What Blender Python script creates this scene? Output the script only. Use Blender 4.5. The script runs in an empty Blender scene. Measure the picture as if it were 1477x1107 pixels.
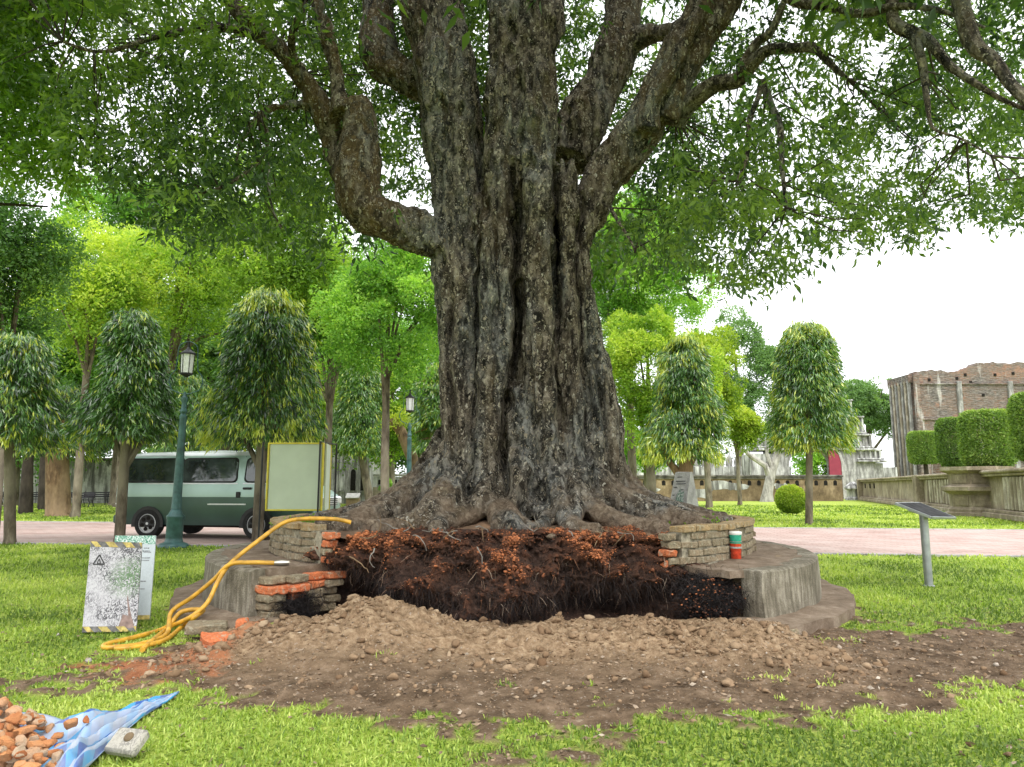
import bpy, bmesh, math, random
import numpy as np
from mathutils import Vector, Matrix
rng = np.random.default_rng(7); random.seed(7)
R = math.radians; PI = math.pi
S = bpy.context.scene; COL = S.collection
# ---------------------------------------------------------------- camera
FPX = 1040.0; TH = math.atan(148.5/FPX); H = 1.3
cd = bpy.data.cameras.new('camera'); cam = bpy.data.objects.new('camera', cd); COL.objects.link(cam)
cd.sensor_width = 36; cd.lens = 36*FPX/1477; cd.clip_end = 2000; cd.clip_start = .05
cam.location = (0, 0, H); cam.rotation_euler = (PI/2+TH, 0, 0); S.camera = cam
# ---------------------------------------------------------------- world, sun, exposure
w = bpy.data.worlds.new('World'); S.world = w; w.use_nodes = True
wt = w.node_tree; wt.nodes.clear()
sk = wt.nodes.new('ShaderNodeTexSky'); sk.sky_type = 'NISHITA'; sk.sun_disc = False
sk.sun_elevation = R(62); sk.sun_rotation = R(150); sk.dust_density = 6; sk.air_density = 1
hs = wt.nodes.new('ShaderNodeHueSaturation'); hs.inputs['Saturation'].default_value = .12
ov = wt.nodes.new('ShaderNodeMixRGB'); ov.inputs[0].default_value = .72; ov.inputs[2].default_value = (13.2, 13.5, 13.9, 1)   # bright overcast cloud layer over the clear sky
bg = wt.nodes.new('ShaderNodeBackground'); bg.inputs[1].default_value = .12
wo = wt.nodes.new('ShaderNodeOutputWorld')
wt.links.new(sk.outputs[0], hs.inputs['Color']); wt.links.new(hs.outputs[0], ov.inputs[1])
wt.links.new(ov.outputs[0], bg.inputs[0]); wt.links.new(bg.outputs[0], wo.inputs[0])
sl = bpy.data.lights.new('sun', 'SUN'); sl.energy = 1.5; sl.angle = R(25); sl.color = (1, .96, .9)
so = bpy.data.objects.new('sun', sl); COL.objects.link(so)
so.rotation_euler = (R(34), R(14), 0)
S.view_settings.view_transform = 'Standard'; S.view_settings.look = 'None'; S.view_settings.gamma = 1
S.view_settings.exposure = .75
S.cycles.max_bounces = 6; S.cycles.diffuse_bounces = 4; S.cycles.transparent_max_bounces = 8; S.cycles.glossy_bounces = 2; S.cycles.transmission_bounces = 3
S.cycles.use_denoising = True
# ---------------------------------------------------------------- pixel of the photo -> place in the world
def ray(px, py):
    u = (px-738.5)/FPX; v = (553.5-py)/FPX
    return u, math.cos(TH)-v*math.sin(TH), math.sin(TH)+v*math.cos(TH)
def at(px, py, Y):
    r = ray(px, py); t = Y/r[1]; return np.array((r[0]*t, Y, H+r[2]*t))
def gnd(px, py, z=0.):
    r = ray(px, py); t = (z-H)/r[2]; return np.array((r[0]*t, r[1]*t, z))
def pm(Y): return Y/FPX      # metres per pixel at distance Y
# ---------------------------------------------------------------- noise
def _h(ix, iy, iz, s):
    n = (ix*374761393 + iy*668265263 + iz*2147483647 + s*974634777) & 0xffffffff
    n = ((n ^ (n >> 13))*1274126177) & 0xffffffff
    return ((n ^ (n >> 16)) & 0xffff)/65535.
def vn(P, s=0):
    P = np.asarray(P, float); i = np.floor(P).astype(np.int64); f = P-i; u = f*f*(3-2*f); o = 0
    for a in (0, 1):
        for b in (0, 1):
            for c in (0, 1):
                o = o + (u[:, 0] if a else 1-u[:, 0])*(u[:, 1] if b else 1-u[:, 1])*(u[:, 2] if c else 1-u[:, 2])*_h(i[:, 0]+a, i[:, 1]+b, i[:, 2]+c, s)
    return o*2-1
def fbm(P, o=4, s=0, g=.5):
    t = 0; a = 1.; P = np.asarray(P, float)
    for k in range(o): t = t+a*vn(P*2**k, s+k); a *= g
    return t
def unit(v): return v/np.maximum(np.linalg.norm(v, axis=-1, keepdims=True), 1e-9)
# ---------------------------------------------------------------- objects
def gloc(o):
    v = Vector((0, 0, 0))
    while o is not None: v = v+o.location; o = o.parent
    return v
def props(o, label=None, cat=None, group=None, kind=None):
    if label: o['label'] = label
    if cat: o['category'] = cat
    if group: o['group'] = group
    if kind: o['kind'] = kind
    return o
def thing(name, label, cat, loc=(0, 0, 0), group=None):
    o = bpy.data.objects.new(name, None); COL.objects.link(o); o.location = tuple(float(c) for c in loc); o.empty_display_size = .2
    return props(o, label, cat, group)
def link(name, me, mats, parent, smooth):
    for m in (mats if isinstance(mats, (list, tuple)) else [mats]): me.materials.append(m)
    o = bpy.data.objects.new(name, me); COL.objects.link(o)
    if parent is not None: o.parent = parent
    if smooth: me.polygons.foreach_set('use_smooth', np.ones(len(me.polygons), bool))
    return o
def quads(name, V, Q, mats, parent=None, attrs=None, smooth=False, midx=None):
    V = np.asarray(V, np.float32).reshape(-1, 3).copy(); Q = np.asarray(Q, np.int32); k = Q.shape[1]
    if parent is not None: V -= np.array(gloc(parent), np.float32)
    me = bpy.data.meshes.new(name); me.vertices.add(len(V)); me.vertices.foreach_set('co', V.ravel())
    me.loops.add(Q.size); me.loops.foreach_set('vertex_index', Q.ravel()); me.polygons.add(len(Q))
    me.polygons.foreach_set('loop_start', np.arange(0, Q.size, k, dtype=np.int32))
    if midx is not None: me.polygons.foreach_set('material_index', np.asarray(midx, np.int32))
    for a, d in (attrs or {}).items():
        at_ = me.attributes.new(a, 'FLOAT', 'POINT'); at_.data.foreach_set('value', np.asarray(d, np.float32).ravel())
    me.update(calc_edges=True); me.validate()
    return link(name, me, mats, parent, smooth)
class MB:
    def __init__(s): s.V = []; s.F = []; s.M = []; s.n = 0
    def add(s, V, F, m=0):
        V = [tuple(float(c) for c in v) for v in V]
        s.V += V; s.F += [tuple(int(i)+s.n for i in f) for f in F]; s.M += [m]*len(F); s.n += len(V); return s
    def box(s, c, d, m=0, rz=0., M=None, b=0.):
        x, y, z = (q/2 for q in d); bm = bmesh.new(); bmesh.ops.create_cube(bm, size=1)
        for v in bm.verts: v.co = Vector((v.co.x*2*x, v.co.y*2*y, v.co.z*2*z))
        if b: bmesh.ops.bevel(bm, geom=bm.edges[:], offset=b, segments=1, affect='EDGES')
        T = Matrix.Translation(Vector([float(q) for q in c])) @ (M if M is not None else Matrix.Rotation(rz, 4, 'Z'))
        bm.verts.index_update(); s.add([T @ v.co for v in bm.verts], [[v.index for v in f.verts] for f in bm.faces], m); bm.free(); return s
    def tube(s, P, r, n=8, m=0, cap=True):
        P = [Vector([float(q) for q in p]) for p in P]; r = r if hasattr(r, '__len__') else [r]*len(P); V = []; up = None
        for i, p in enumerate(P):
            t = (P[min(i+1, len(P)-1)]-P[max(i-1, 0)]); t = t.normalized() if t.length > 1e-9 else Vector((0, 0, 1))
            if up is None: up = Vector((1, 0, 0)) if abs(t.x) < .8 else Vector((0, 1, 0))
            a = t.cross(up).normalized(); b = a.cross(t).normalized(); up = b
            V += [p+(a*math.cos(2*PI*k/n)+b*math.sin(2*PI*k/n))*r[i] for k in range(n)]
        F = [(i*n+k, i*n+(k+1) % n, (i+1)*n+(k+1) % n, (i+1)*n+k) for i in range(len(P)-1) for k in range(n)]
        if cap: F += [tuple(range(n)), tuple(range((len(P)-1)*n+n-1, (len(P)-1)*n-1, -1))]
        return s.add(V, F, m)
    def lathe(s, prof, c=(0, 0, 0), n=20, m=0):     # prof [(r,z)]
        V = [(c[0]+r*math.cos(2*PI*k/n), c[1]+r*math.sin(2*PI*k/n), c[2]+z) for r, z in prof for k in range(n)]
        F = [(i*n+k, i*n+(k+1) % n, (i+1)*n+(k+1) % n, (i+1)*n+k) for i in range(len(prof)-1) for k in range(n)]
        F += [tuple(range(n))[::-1], tuple((len(prof)-1)*n+k for k in range(n))]
        return s.add(V, F, m)
    def prism(s, pts, axis, a, b, m=0):      # polygon extruded along an axis from a to b
        n = len(pts)
        def P(p, q): return {'x': (q, p[0], p[1]), 'y': (p[0], q, p[1]), 'z': (p[0], p[1], q)}[axis]
        F = [tuple(range(n)), tuple(range(2*n-1, n-1, -1))]+[(k, n+k, n+(k+1) % n, (k+1) % n) for k in range(n)]
        return s.add([P(p, a) for p in pts]+[P(p, b) for p in pts], F, m)
    def build(s, name, mats, parent=None, smooth=False, fix=True):
        o = gloc(parent) if parent is not None else Vector((0, 0, 0))
        me = bpy.data.meshes.new(name); me.from_pydata([(v[0]-o.x, v[1]-o.y, v[2]-o.z) for v in s.V], [], s.F)
        me.polygons.foreach_set('material_index', s.M)
        if fix:
            bm = bmesh.new(); bm.from_mesh(me); bmesh.ops.recalc_face_normals(bm, faces=bm.faces); bm.to_mesh(me); bm.free()
        ob = link(name, me, mats, parent, smooth)
        if smooth:
            try: me.set_sharp_from_angle(angle=R(40))
            except Exception: pass
        return ob
def copy_tree(o, parent=None):
    c = o.copy(); COL.objects.link(c); c.parent = parent
    for ch in list(o.children): copy_tree(ch, c)
    return c
# ---------------------------------------------------------------- materials
def newmat(name):
    m = bpy.data.materials.new(name); m.use_nodes = True; m.node_tree.nodes.clear(); return m, m.node_tree
class G:
    def __init__(s, name): s.m, s.t = newmat(name); s.co = s.n('ShaderNodeTexCoord').outputs['Object']
    def n(s, k, **kw):
        nd = s.t.nodes.new(k)
        for a, v in kw.items():
            if hasattr(nd, a): setattr(nd, a, v)
        return nd
    def l(s, a, b): s.t.links.new(a, b)
    def setin(s, nd, key, v):
        if isinstance(v, bpy.types.NodeSocket): s.l(v, nd.inputs[key])
        else: nd.inputs[key].default_value = v
    def noise(s, sc, det=4, stretch=(1, 1, 1), rough=.55, off=0, dist=0):
        mp = s.n('ShaderNodeMapping'); mp.inputs['Scale'].default_value = stretch; mp.inputs['Location'].default_value = (off, off*.7, off*1.3); s.l(s.co, mp.inputs[0])
        n = s.n('ShaderNodeTexNoise'); n.inputs['Scale'].default_value = sc; n.inputs['Detail'].default_value = det; n.inputs['Roughness'].default_value = rough; n.inputs['Distortion'].default_value = dist
        s.l(mp.outputs[0], n.inputs['Vector']); return n.outputs['Fac']
    def vor(s, sc, stretch=(1, 1, 1), feature='F1', out='Distance'):
        mp = s.n('ShaderNodeMapping'); mp.inputs['Scale'].default_value = stretch; s.l(s.co, mp.inputs[0])
        n = s.n('ShaderNodeTexVoronoi'); n.feature = feature; n.inputs['Scale'].default_value = sc; s.l(mp.outputs[0], n.inputs['Vector']); return n.outputs[out]
    def ramp(s, f, stops, interp='LINEAR'):
        r = s.n('ShaderNodeValToRGB'); r.color_ramp.interpolation = interp; e = r.color_ramp.elements
        while len(e) > 1: e.remove(e[-1])
        for i, (p, c) in enumerate(stops):
            c = (c, c, c) if not hasattr(c, '__len__') else c
            if i == 0: e[0].position = p; e[0].color = (*c, 1)
            else: q = e.new(p); q.color = (*c, 1)
        s.l(f, r.inputs[0]); return r.outputs[0]
    def mix(s, f, a, b, mode='MIX'):
        m = s.n('ShaderNodeMixRGB'); m.blend_type = mode
        s.setin(m, 0, f)
        for i, v in ((1, a), (2, b)):
            if isinstance(v, bpy.types.NodeSocket): s.l(v, m.inputs[i])
            else: m.inputs[i].default_value = (*v, 1) if hasattr(v, '__len__') else (v, v, v, 1)
        return m.outputs[0]
    def math(s, op, a, b=0.):
        m = s.n('ShaderNodeMath'); m.operation = op; s.setin(m, 0, a); s.setin(m, 1, b); return m.outputs[0]
    def attr(s, name):
        a = s.n('ShaderNodeAttribute'); a.attribute_name = name; return a.outputs['Fac']
    def bump(s, h, st=.5, d=.02):
        b = s.n('ShaderNodeBump'); b.inputs['Strength'].default_value = st; b.inputs['Distance'].default_value = d; s.l(h, b.inputs['Height']); return b.outputs[0]
    def out(s, col, rough=.8, bump=None, metal=0., spec=.3, trans=None, tcol=None, **kw):
        p = s.n('ShaderNodeBsdfPrincipled')
        if isinstance(col, bpy.types.NodeSocket): s.l(col, p.inputs['Base Color'])
        else: p.inputs['Base Color'].default_value = (*col, 1)
        s.setin(p, 'Roughness', rough); p.inputs['Metallic'].default_value = metal; p.inputs['Specular IOR Level'].default_value = spec
        for k, v in kw.items(): p.inputs[k.replace('_', ' ')].default_value = v
        if bump is not None: s.l(bump, p.inputs['Normal'])
        o = s.n('ShaderNodeOutputMaterial'); sh = p.outputs[0]
        if trans:
            t = s.n('ShaderNodeBsdfTranslucent')
            c = tcol if tcol is not None else col
            if isinstance(c, bpy.types.NodeSocket): s.l(c, t.inputs[0])
            else: t.inputs[0].default_value = (*c, 1)
            x = s.n('ShaderNodeMixShader'); x.inputs[0].default_value = trans; s.l(sh, x.inputs[1]); s.l(t.outputs[0], x.inputs[2]); sh = x.outputs[0]
        s.l(sh, o.inputs[0]); return s.m
def plain(name, c, rough=.6, metal=0., spec=.4, var=.15, sc=8):
    g = G(name); f = g.noise(sc, 5)
    lo = tuple(max(0, q*(1-var*1.6)) for q in c); hi = tuple(min(1, q*(1+var)) for q in c)
    return g.out(g.ramp(f, [(.3, lo), (.7, hi)]), rough, g.bump(g.noise(sc*6, 4), .15, .005), metal, spec)
def leafmat(name, dark, mid, light, trans=.35, rough=.45, spec=.35, tb=1.7):
    g = G(name); t = g.attr('tint'); c = g.ramp(t, [(0, dark), (.5, mid), (1, light)])
    tc = g.mix(1., c, (tb, tb*1.05, tb*.45), 'MULTIPLY')
    return g.out(c, rough, None, 0, spec, trans, tc)
M = {}
M['leaf_big'] = leafmat('leaf_big', (.016, .04, .016), (.055, .105, .03), (.16, .24, .05), .42, .4, .3, 2.6)
M['leaf_near'] = leafmat('leaf_near', (.035, .075, .012), (.08, .16, .02), (.17, .27, .03), .45, .4, .3, 2.6)
M['leaf_mast'] = leafmat('leaf_mast', (.014, .034, .014), (.1, .23, .05), (.5, .54, .06), .25, .28, .8, 1.9)
M['leaf_bright'] = leafmat('leaf_bright', (.05, .11, .018), (.21, .35, .045), (.46, .53, .09), .4, .5, .25, 2.0)
M['leaf_mid'] = leafmat('leaf_mid', (.04, .1, .022), (.14, .3, .045), (.33, .5, .09), .4, .5, .25, 2.0)
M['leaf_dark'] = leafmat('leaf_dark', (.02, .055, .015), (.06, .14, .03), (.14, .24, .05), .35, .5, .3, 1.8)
M['leaf_yellow'] = leafmat('leaf_yellow', (.08, .15, .02), (.25, .35, .04), (.46, .5, .08), .4, .5, .25, 1.8)
M['leaf_far'] = leafmat('leaf_far', (.09, .17, .06), (.17, .3, .1), (.28, .4, .14), .3, .6, .2, 1.6)
M['leaf_box'] = leafmat('leaf_box', (.05, .1, .03), (.17, .28, .06), (.38, .48, .12), .3, .5, .3, 1.7)
M['grass'] = leafmat('grass', (.09, .15, .025), (.28, .39, .065), (.52, .58, .17), .35, .5, .3, 1.6)

def m_bark_big():
    g = G('bark_big')
    dn = g.n('ShaderNodeTexNoise'); dn.inputs['Scale'].default_value = 16; dn.inputs['Detail'].default_value = 4; g.l(g.co, dn.inputs['Vector'])
    va = g.n('ShaderNodeVectorMath'); va.operation = 'MULTIPLY_ADD'; g.l(dn.outputs['Color'], va.inputs[0]); va.inputs[1].default_value = (.12, .12, .2); g.l(g.co, va.inputs[2]); raw = g.co; g.co = va.outputs[0]
    n1 = g.noise(1.6, 5, (1, 1, .35)); n2 = g.noise(11, 7, (1, 1, .3), .72); n3 = g.noise(34, 5, (1, 1, .45), .7, 3)
    n4 = g.noise(2.3, 4, (1, 1, .22), .6, 11)
    base = g.ramp(n2, [(.38, (.007, .006, .004)), (.47, (.045, .036, .027)), (.55, (.17, .14, .105)), (.66, (.38, .33, .26))])
    grey = g.ramp(n2, [(.38, (.01, .01, .009)), (.48, (.07, .07, .064)), (.6, (.3, .298, .275))])
    base = g.mix(g.ramp(n1, [(.47, 0), (.6, 1)]), base, grey)
    brown = g.ramp(n3, [(.35, (.045, .03, .016)), (.58, (.17, .12, .06)), (.72, (.4, .3, .15))])
    base = g.mix(g.math('MAXIMUM', g.ramp(n4, [(.58, 0), (.66, .45)]), g.math('MULTIPLY', g.attr('warm'), g.ramp(g.noise(5, 5, (1, 1, .5), .65, 31), [(.46, 0), (.56, 1)]))), base, brown)
    zone = g.math('MULTIPLY', g.ramp(g.noise(2.6, 4, (1, 1, .25), .6, 5), [(.4, .1), (.6, 1)]), g.ramp(g.attr('ridge'), [(.35, .1), (.7, 1)])); col = base; vd0 = None
    for sc, th, st in ((27, .60, .42), (48, .66, .6)):
        vd = g.vor(sc, (1, 1, st)); vc = g.vor(sc, (1, 1, st), out='Color'); sep = g.n('ShaderNodeSeparateColor'); g.l(vc, sep.inputs[0]); vd0 = vd0 or vd
        thr = g.math('ADD', sep.outputs[0], g.math('MULTIPLY', zone, .22))
        fl = g.math('MULTIPLY', g.ramp(thr, [(th+.14, 0), (th+.18, 1)]), g.ramp(vd, [(.32, 1), (.48, 0)]))
        col = g.mix(g.math('MULTIPLY', fl, .9), col, g.ramp(sep.outputs[1], [(0, (.22, .175, .12)), (.5, (.44, .38, .28)), (1, (.64, .61, .53))]))
    pale = g.math('MULTIPLY', g.ramp(g.noise(8, 6, (1, 1, .45), .7, 17), [(.56, 0), (.6, .8)]), g.math('ADD', zone, .15)); col = g.mix(pale, col, g.ramp(n3, [(.35, (.16, .14, .11)), (.55, (.44, .4, .33)), (.7, (.62, .58, .5))]))
    at_ = g.attr('soil'); col = g.mix(at_, col, g.ramp(g.noise(14, 6), [(.3, (.09, .06, .04)), (.5, (.24, .175, .12)), (.7, (.4, .32, .23))]))
    hgt = g.math('ADD', g.math('MULTIPLY', n2, 1.3), g.math('MULTIPLY', vd0, -.4)); hgt = g.math('ADD', hgt, g.math('MULTIPLY', n3, .5))
    return g.out(col, .85, g.bump(hgt, 1., .07), 0, .2)
M['bark_big'] = m_bark_big()
def m_bark(name, a, b, c):
    g = G(name); n = g.noise(7, 6, (1, 1, .35), .65); n2 = g.noise(2, 3, (1, 1, .5), .5, 4)
    col = g.mix(g.ramp(n2, [(.4, 0), (.65, .6)]), g.ramp(n, [(.3, a), (.55, b), (.75, c)]), c)
    return g.out(col, .85, g.bump(n, .8, .03), 0, .2)
M['bark_mast'] = m_bark('bark_mast', (.03, .025, .018), (.13, .105, .075), (.27, .24, .18))
M['bark_brown'] = m_bark('bark_brown', (.05, .03, .02), (.17, .11, .06), (.32, .23, .14))
M['bark_grey'] = m_bark('bark_grey', (.07, .065, .06), (.26, .24, .22), (.5, .48, .44))
M['bark_dark'] = m_bark('bark_dark', (.012, .01, .008), (.035, .028, .022), (.08, .065, .05))
def m_ground():
    g = G('lawn'); f = g.noise(26, 5, (1, 1, 1), .7); f2 = g.noise(.35, 5); f3 = g.noise(90, 3)
    gr = g.ramp(f, [(.3, (.08, .13, .02)), (.5, (.27, .36, .06)), (.68, (.5, .56, .15))])
    gr = g.mix(g.ramp(f2, [(.35, 0), (.7, .55)]), gr, g.ramp(f3, [(.3, (.2, .29, .03)), (.7, (.46, .52, .09))]))
    sn = g.noise(5, 8, (1, 1, 1), .7, 2); s1 = g.ramp(sn, [(.32, (.055, .036, .022)), (.5, (.14, .095, .06)), (.7, (.28, .2, .135))])
    s2 = g.ramp(g.noise(16, 8, (1, 1, 1), .7, 7), [(.32, (.12, .075, .04)), (.5, (.28, .19, .115)), (.68, (.45, .33, .21))])
    so_ = g.mix(g.attr('heap'), s1, s2); so_ = g.mix(g.attr('red'), so_, g.ramp(sn, [(.35, (.26, .09, .04)), (.65, (.5, .2, .09))]))
    so_ = g.mix(g.ramp(g.noise(45, 4, off=9), [(.62, 0), (.7, .7)]), so_, (.42, .36, .3))
    col = g.mix(g.attr('dirt'), gr, so_)
    b = g.bump(g.math('ADD', g.noise(40, 6, (1, 1, 1), .7), g.noise(7, 6)), .8, .035)
    return g.out(col, .95, b, 0, .12)
M['ground'] = m_ground()
def m_path():
    g = G('paver'); mp = g.n('ShaderNodeMapping'); mp.inputs['Rotation'].default_value = (0, 0, R(8.7)); g.l(g.co, mp.inputs[0])
    b = g.n('ShaderNodeTexBrick'); g.l(mp.outputs[0], b.inputs[0]); b.inputs['Scale'].default_value = 1; b.inputs['Brick Width'].default_value = .42; b.inputs['Row Height'].default_value = .21
    b.inputs['Mortar Size'].default_value = .012; b.inputs['Color1'].default_value = (.38, .25, .215, 1); b.inputs['Color2'].default_value = (.5, .36, .32, 1); b.inputs['Mortar'].default_value = (.2, .15, .12, 1)
    c = g.mix(g.ramp(g.noise(.8, 5), [(.35, 0), (.7, .6)]), b.outputs[0], (.56, .46, .42)); c = g.mix(.5, c, g.ramp(g.noise(30, 4), [(.3, .5), (.7, 1.)]), 'MULTIPLY')
    return g.out(c, .85, None, 0, .25)
M['path'] = m_path()
def m_conc(name, a, b, c, streak=.8, sc=3, zs=.18):
    g = G(name); n = g.noise(sc, 8, (1, 1, 1), .68); st = g.noise(sc*5, 6, (1, 1, zs), .65, 5); fine = g.noise(sc*22, 4)
    col = g.ramp(n, [(.3, a), (.5, b), (.7, c)]); col = g.mix(g.ramp(st, [(.42, streak), (.62, 0)]), col, a); col = g.mix(.5, col, g.ramp(fine, [(.3, .6), (.6, 1.)]), 'MULTIPLY')
    return g.out(col, .9, g.bump(g.math('ADD', n, fine), .6, .02), 0, .15)
M['concrete'] = m_conc('concrete', (.10, .085, .06), (.28, .25, .19), (.46, .42, .34), .75, 3)
M['concrete_top'] = m_conc('concrete_top', (.13, .095, .065), (.24, .18, .13), (.36, .29, .22), .3, 5, 1)
M['stain_white'] = m_conc('stain_white', (.13, .125, .12), (.6, .6, .59), (.78, .78, .77), .95, .55, .12)
M['ruin_white'] = m_conc('ruin_white', (.16, .155, .15), (.42, .41, .4), (.7, .69, .67), .85, .9, .2)
M['stone_pale'] = m_conc('stone_pale', (.2, .165, .12), (.46, .41, .33), (.68, .63, .55), .7, .9, .25)
M['stone_tan'] = m_conc('stone_tan', (.15, .12, .085), (.37, .31, .23), (.6, .54, .44), .55, .7, .35)
M['stone_brown'] = m_conc('stone_brown', (.09, .065, .04), (.24, .175, .105), (.38, .29, .18), .4, .9, .5)
M['marker'] = m_conc('marker', (.24, .23, .22), (.42, .41, .39), (.55, .54, .52), .3, 4, .5)
M['cap_dark'] = plain('cap_dark', (.15, .14, .12), .9, 0, .2, .5, 2)
def m_ruin():
    g = G('ruin_brick'); mp = g.n('ShaderNodeMapping'); mp.inputs['Rotation'].default_value = (R(90), 0, 0); g.l(g.co, mp.inputs[0])
    b = g.n('ShaderNodeTexBrick'); g.l(mp.outputs[0], b.inputs[0]); b.inputs['Scale'].default_value = 1; b.inputs['Brick Width'].default_value = .6; b.inputs['Row Height'].default_value = .2; b.inputs['Mortar Size'].default_value = .02
    b.inputs['Color1'].default_value = (.27, .15, .1, 1); b.inputs['Color2'].default_value = (.17, .12, .095, 1); b.inputs['Mortar'].default_value = (.24, .21, .19, 1)
    gr = g.ramp(g.noise(3.5, 7, (.5, 1, 2.4), .75), [(.34, (.03, .027, .027)), (.48, (.12, .11, .105)), (.62, (.3, .275, .255))])
    c = g.mix(g.ramp(g.noise(.22, 6, (1, 1, 1.8), .65), [(.4, .95), (.6, .25)]), b.outputs[0], gr)
    c = g.mix(g.ramp(g.noise(.5, 6, (1, 1, 1.3), .7, 9), [(.56, 0), (.66, .6)]), c, (.36, .19, .13))
    c = g.mix(g.ramp(g.noise(1., 4, (1, 1, .15), .6, 21), [(.6, 0), (.7, .7)]), c, (.6, .58, .56))
    return g.out(c, .95, g.bump(g.noise(5, 6, (.5, 1, 2)), .8, .15), 0, .1)
M['ruin_brick'] = m_ruin()
def m_brick(name, a, b, moss=.5):
    g = G(name); r = g.attr('tint'); n = g.noise(9, 7, (1, 1, 1), .7); f = g.noise(60, 4)
    c = g.mix(r, a, b); c = g.mix(g.ramp(n, [(.4, 0), (.62, moss)]), c, (.2, .18, .12)); c = g.mix(g.ramp(g.noise(22, 5, off=4), [(.52, 0), (.66, .7)]), c, (.42, .38, .28))
    c = g.mix(.6, c, g.ramp(f, [(.3, .5), (.65, 1.05)]), 'MULTIPLY')
    return g.out(c, .92, g.bump(g.math('ADD', n, f), .9, .015), 0, .15)
M['brick'] = m_brick('brick', (.33, .22, .1), (.44, .3, .15), .6)
M['brick_old'] = m_brick('brick_old', (.22, .17, .11), (.34, .26, .17), .7)
M['brick_red'] = m_brick('brick_red', (.55, .13, .05), (.68, .22, .09), .25)
M['mortar'] = plain('mortar', (.27, .24, .18), .95, 0, .1, .5, 14)
def m_root():
    g = G('root_soil'); t = g.attr('tint'); n = g.noise(18, 7, (1, 1, 1), .75)
    dk = g.ramp(n, [(.3, (.011, .008, .007)), (.58, (.075, .045, .034)), (.8, (.17, .11, .08))]); og = g.ramp(n, [(.35, (.07, .03, .018)), (.6, (.21, .08, .038)), (.8, (.4, .17, .075))])
    return g.out(g.mix(t, dk, og), .95, g.bump(n, 1., .04), 0, .1)
M['root_soil'] = m_root()
def m_fib():
    g = G('fibre'); return g.out(g.ramp(g.attr('tint'), [(0, (.008, .007, .008)), (.55, (.045, .028, .022)), (.85, (.22, .09, .04)), (1, (.5, .4, .3))]), .7, None, 0, .3)
M['fibre'] = m_fib()
def m_tint(name, stops, rough=.9, sc=30, spec=.15):
    g = G(name); c = g.ramp(g.attr('tint'), stops); c = g.mix(.6, c, g.ramp(g.noise(sc, 5, (1, 1, 1), .7), [(.3, .55), (.7, 1.1)]), 'MULTIPLY'); return g.out(c, rough, g.bump(g.noise(sc*1.5, 5), .7, .01), 0, spec)
M['clod'] = m_tint('clod', [(0, (.15, .09, .05)), (.5, (.28, .19, .115)), (.85, (.4, .3, .2)), (1, (.5, .46, .42))])
M['crumb'] = m_tint('crumb', [(0, (.03, .02, .016)), (.5, (.13, .06, .038)), (.8, (.3, .11, .05)), (1, (.52, .19, .08))])
M['dark_face'] = plain('dark_face', (.05, .05, .052), .9, 0, .1, .3)
M['rubble'] = m_tint('rubble', [(0, (.42, .15, .06)), (.5, (.6, .28, .12)), (1, (.52, .38, .26))], sc=12)
M['litter'] = m_tint('litter', [(0, (.12, .08, .05)), (.5, (.3, .22, .15)), (1, (.5, .44, .36))])
M['green_metal'] = plain('green_metal', (.045, .11, .105), .45, .2, .5, .3, 6)
M['black_metal'] = plain('black_metal', (.02, .02, .022), .5, .3, .5, .3)
M['grey_metal'] = plain('grey_metal', (.32, .34, .35), .4, .5, .5, .15)
M['lamp_glass'] = plain('lamp_glass', (.72, .74, .74), .3, 0, .5, .06)
M['steel'] = plain('steel', (.6, .61, .62), .35, .25, .5, .08)
M['rubber'] = plain('rubber', (.02, .02, .02), .85, 0, .3, .3, 20)
M['van_light'] = plain('van_light', (.3, .42, .37), .28, .3, .6, .06, 2)
M['van_dark'] = plain('van_dark', (.042, .08, .07), .28, .3, .6, .1, 2)
M['van_white'] = plain('van_white', (.55, .59, .58), .3, .1, .6, .05, 2)
M['glass'] = plain('glass', (.045, .06, .058), .06, 0, 1.0, .6, 1.2)
M['lens'] = plain('lens', (.7, .72, .72), .15, .2, .8, .1)
M['hose'] = plain('hose', (.6, .32, .03), .45, 0, .5, .3, 9)
M['brass'] = plain('brass', (.35, .33, .28), .35, .8, .5, .2)
M['board_cream'] = plain('board_cream', (.5, .56, .44), .6, 0, .3, .06, 2)
M['yellow'] = plain('yellow', (.6, .5, .05), .55, 0, .4, .15)
M['black'] = plain('black', (.03, .03, .03), .6, 0, .3, .2)
M['maroon'] = plain('maroon', (.25, .035, .06), .6, 0, .3, .12, 1)
M['wood_grey'] = m_bark('wood_grey', (.10, .085, .07), (.2, .18, .155), (.3, .28, .25))
M['bench'] = plain('bench', (.045, .042, .05), .7, 0, .3, .3)
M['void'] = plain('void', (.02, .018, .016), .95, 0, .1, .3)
M['cup_red'] = plain('cup_red', (.5, .05, .02), .15, 0, .7, .3, 30)
M['cup_green'] = plain('cup_green', (.02, .3, .2), .2, 0, .6, .2, 30)
M['cup_white'] = plain('cup_white', (.75, .75, .72), .2, 0, .6, .05)
M['roof_tile'] = plain('roof_tile', (.4, .2, .12), .9, 0, .2, .5, 6)
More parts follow.
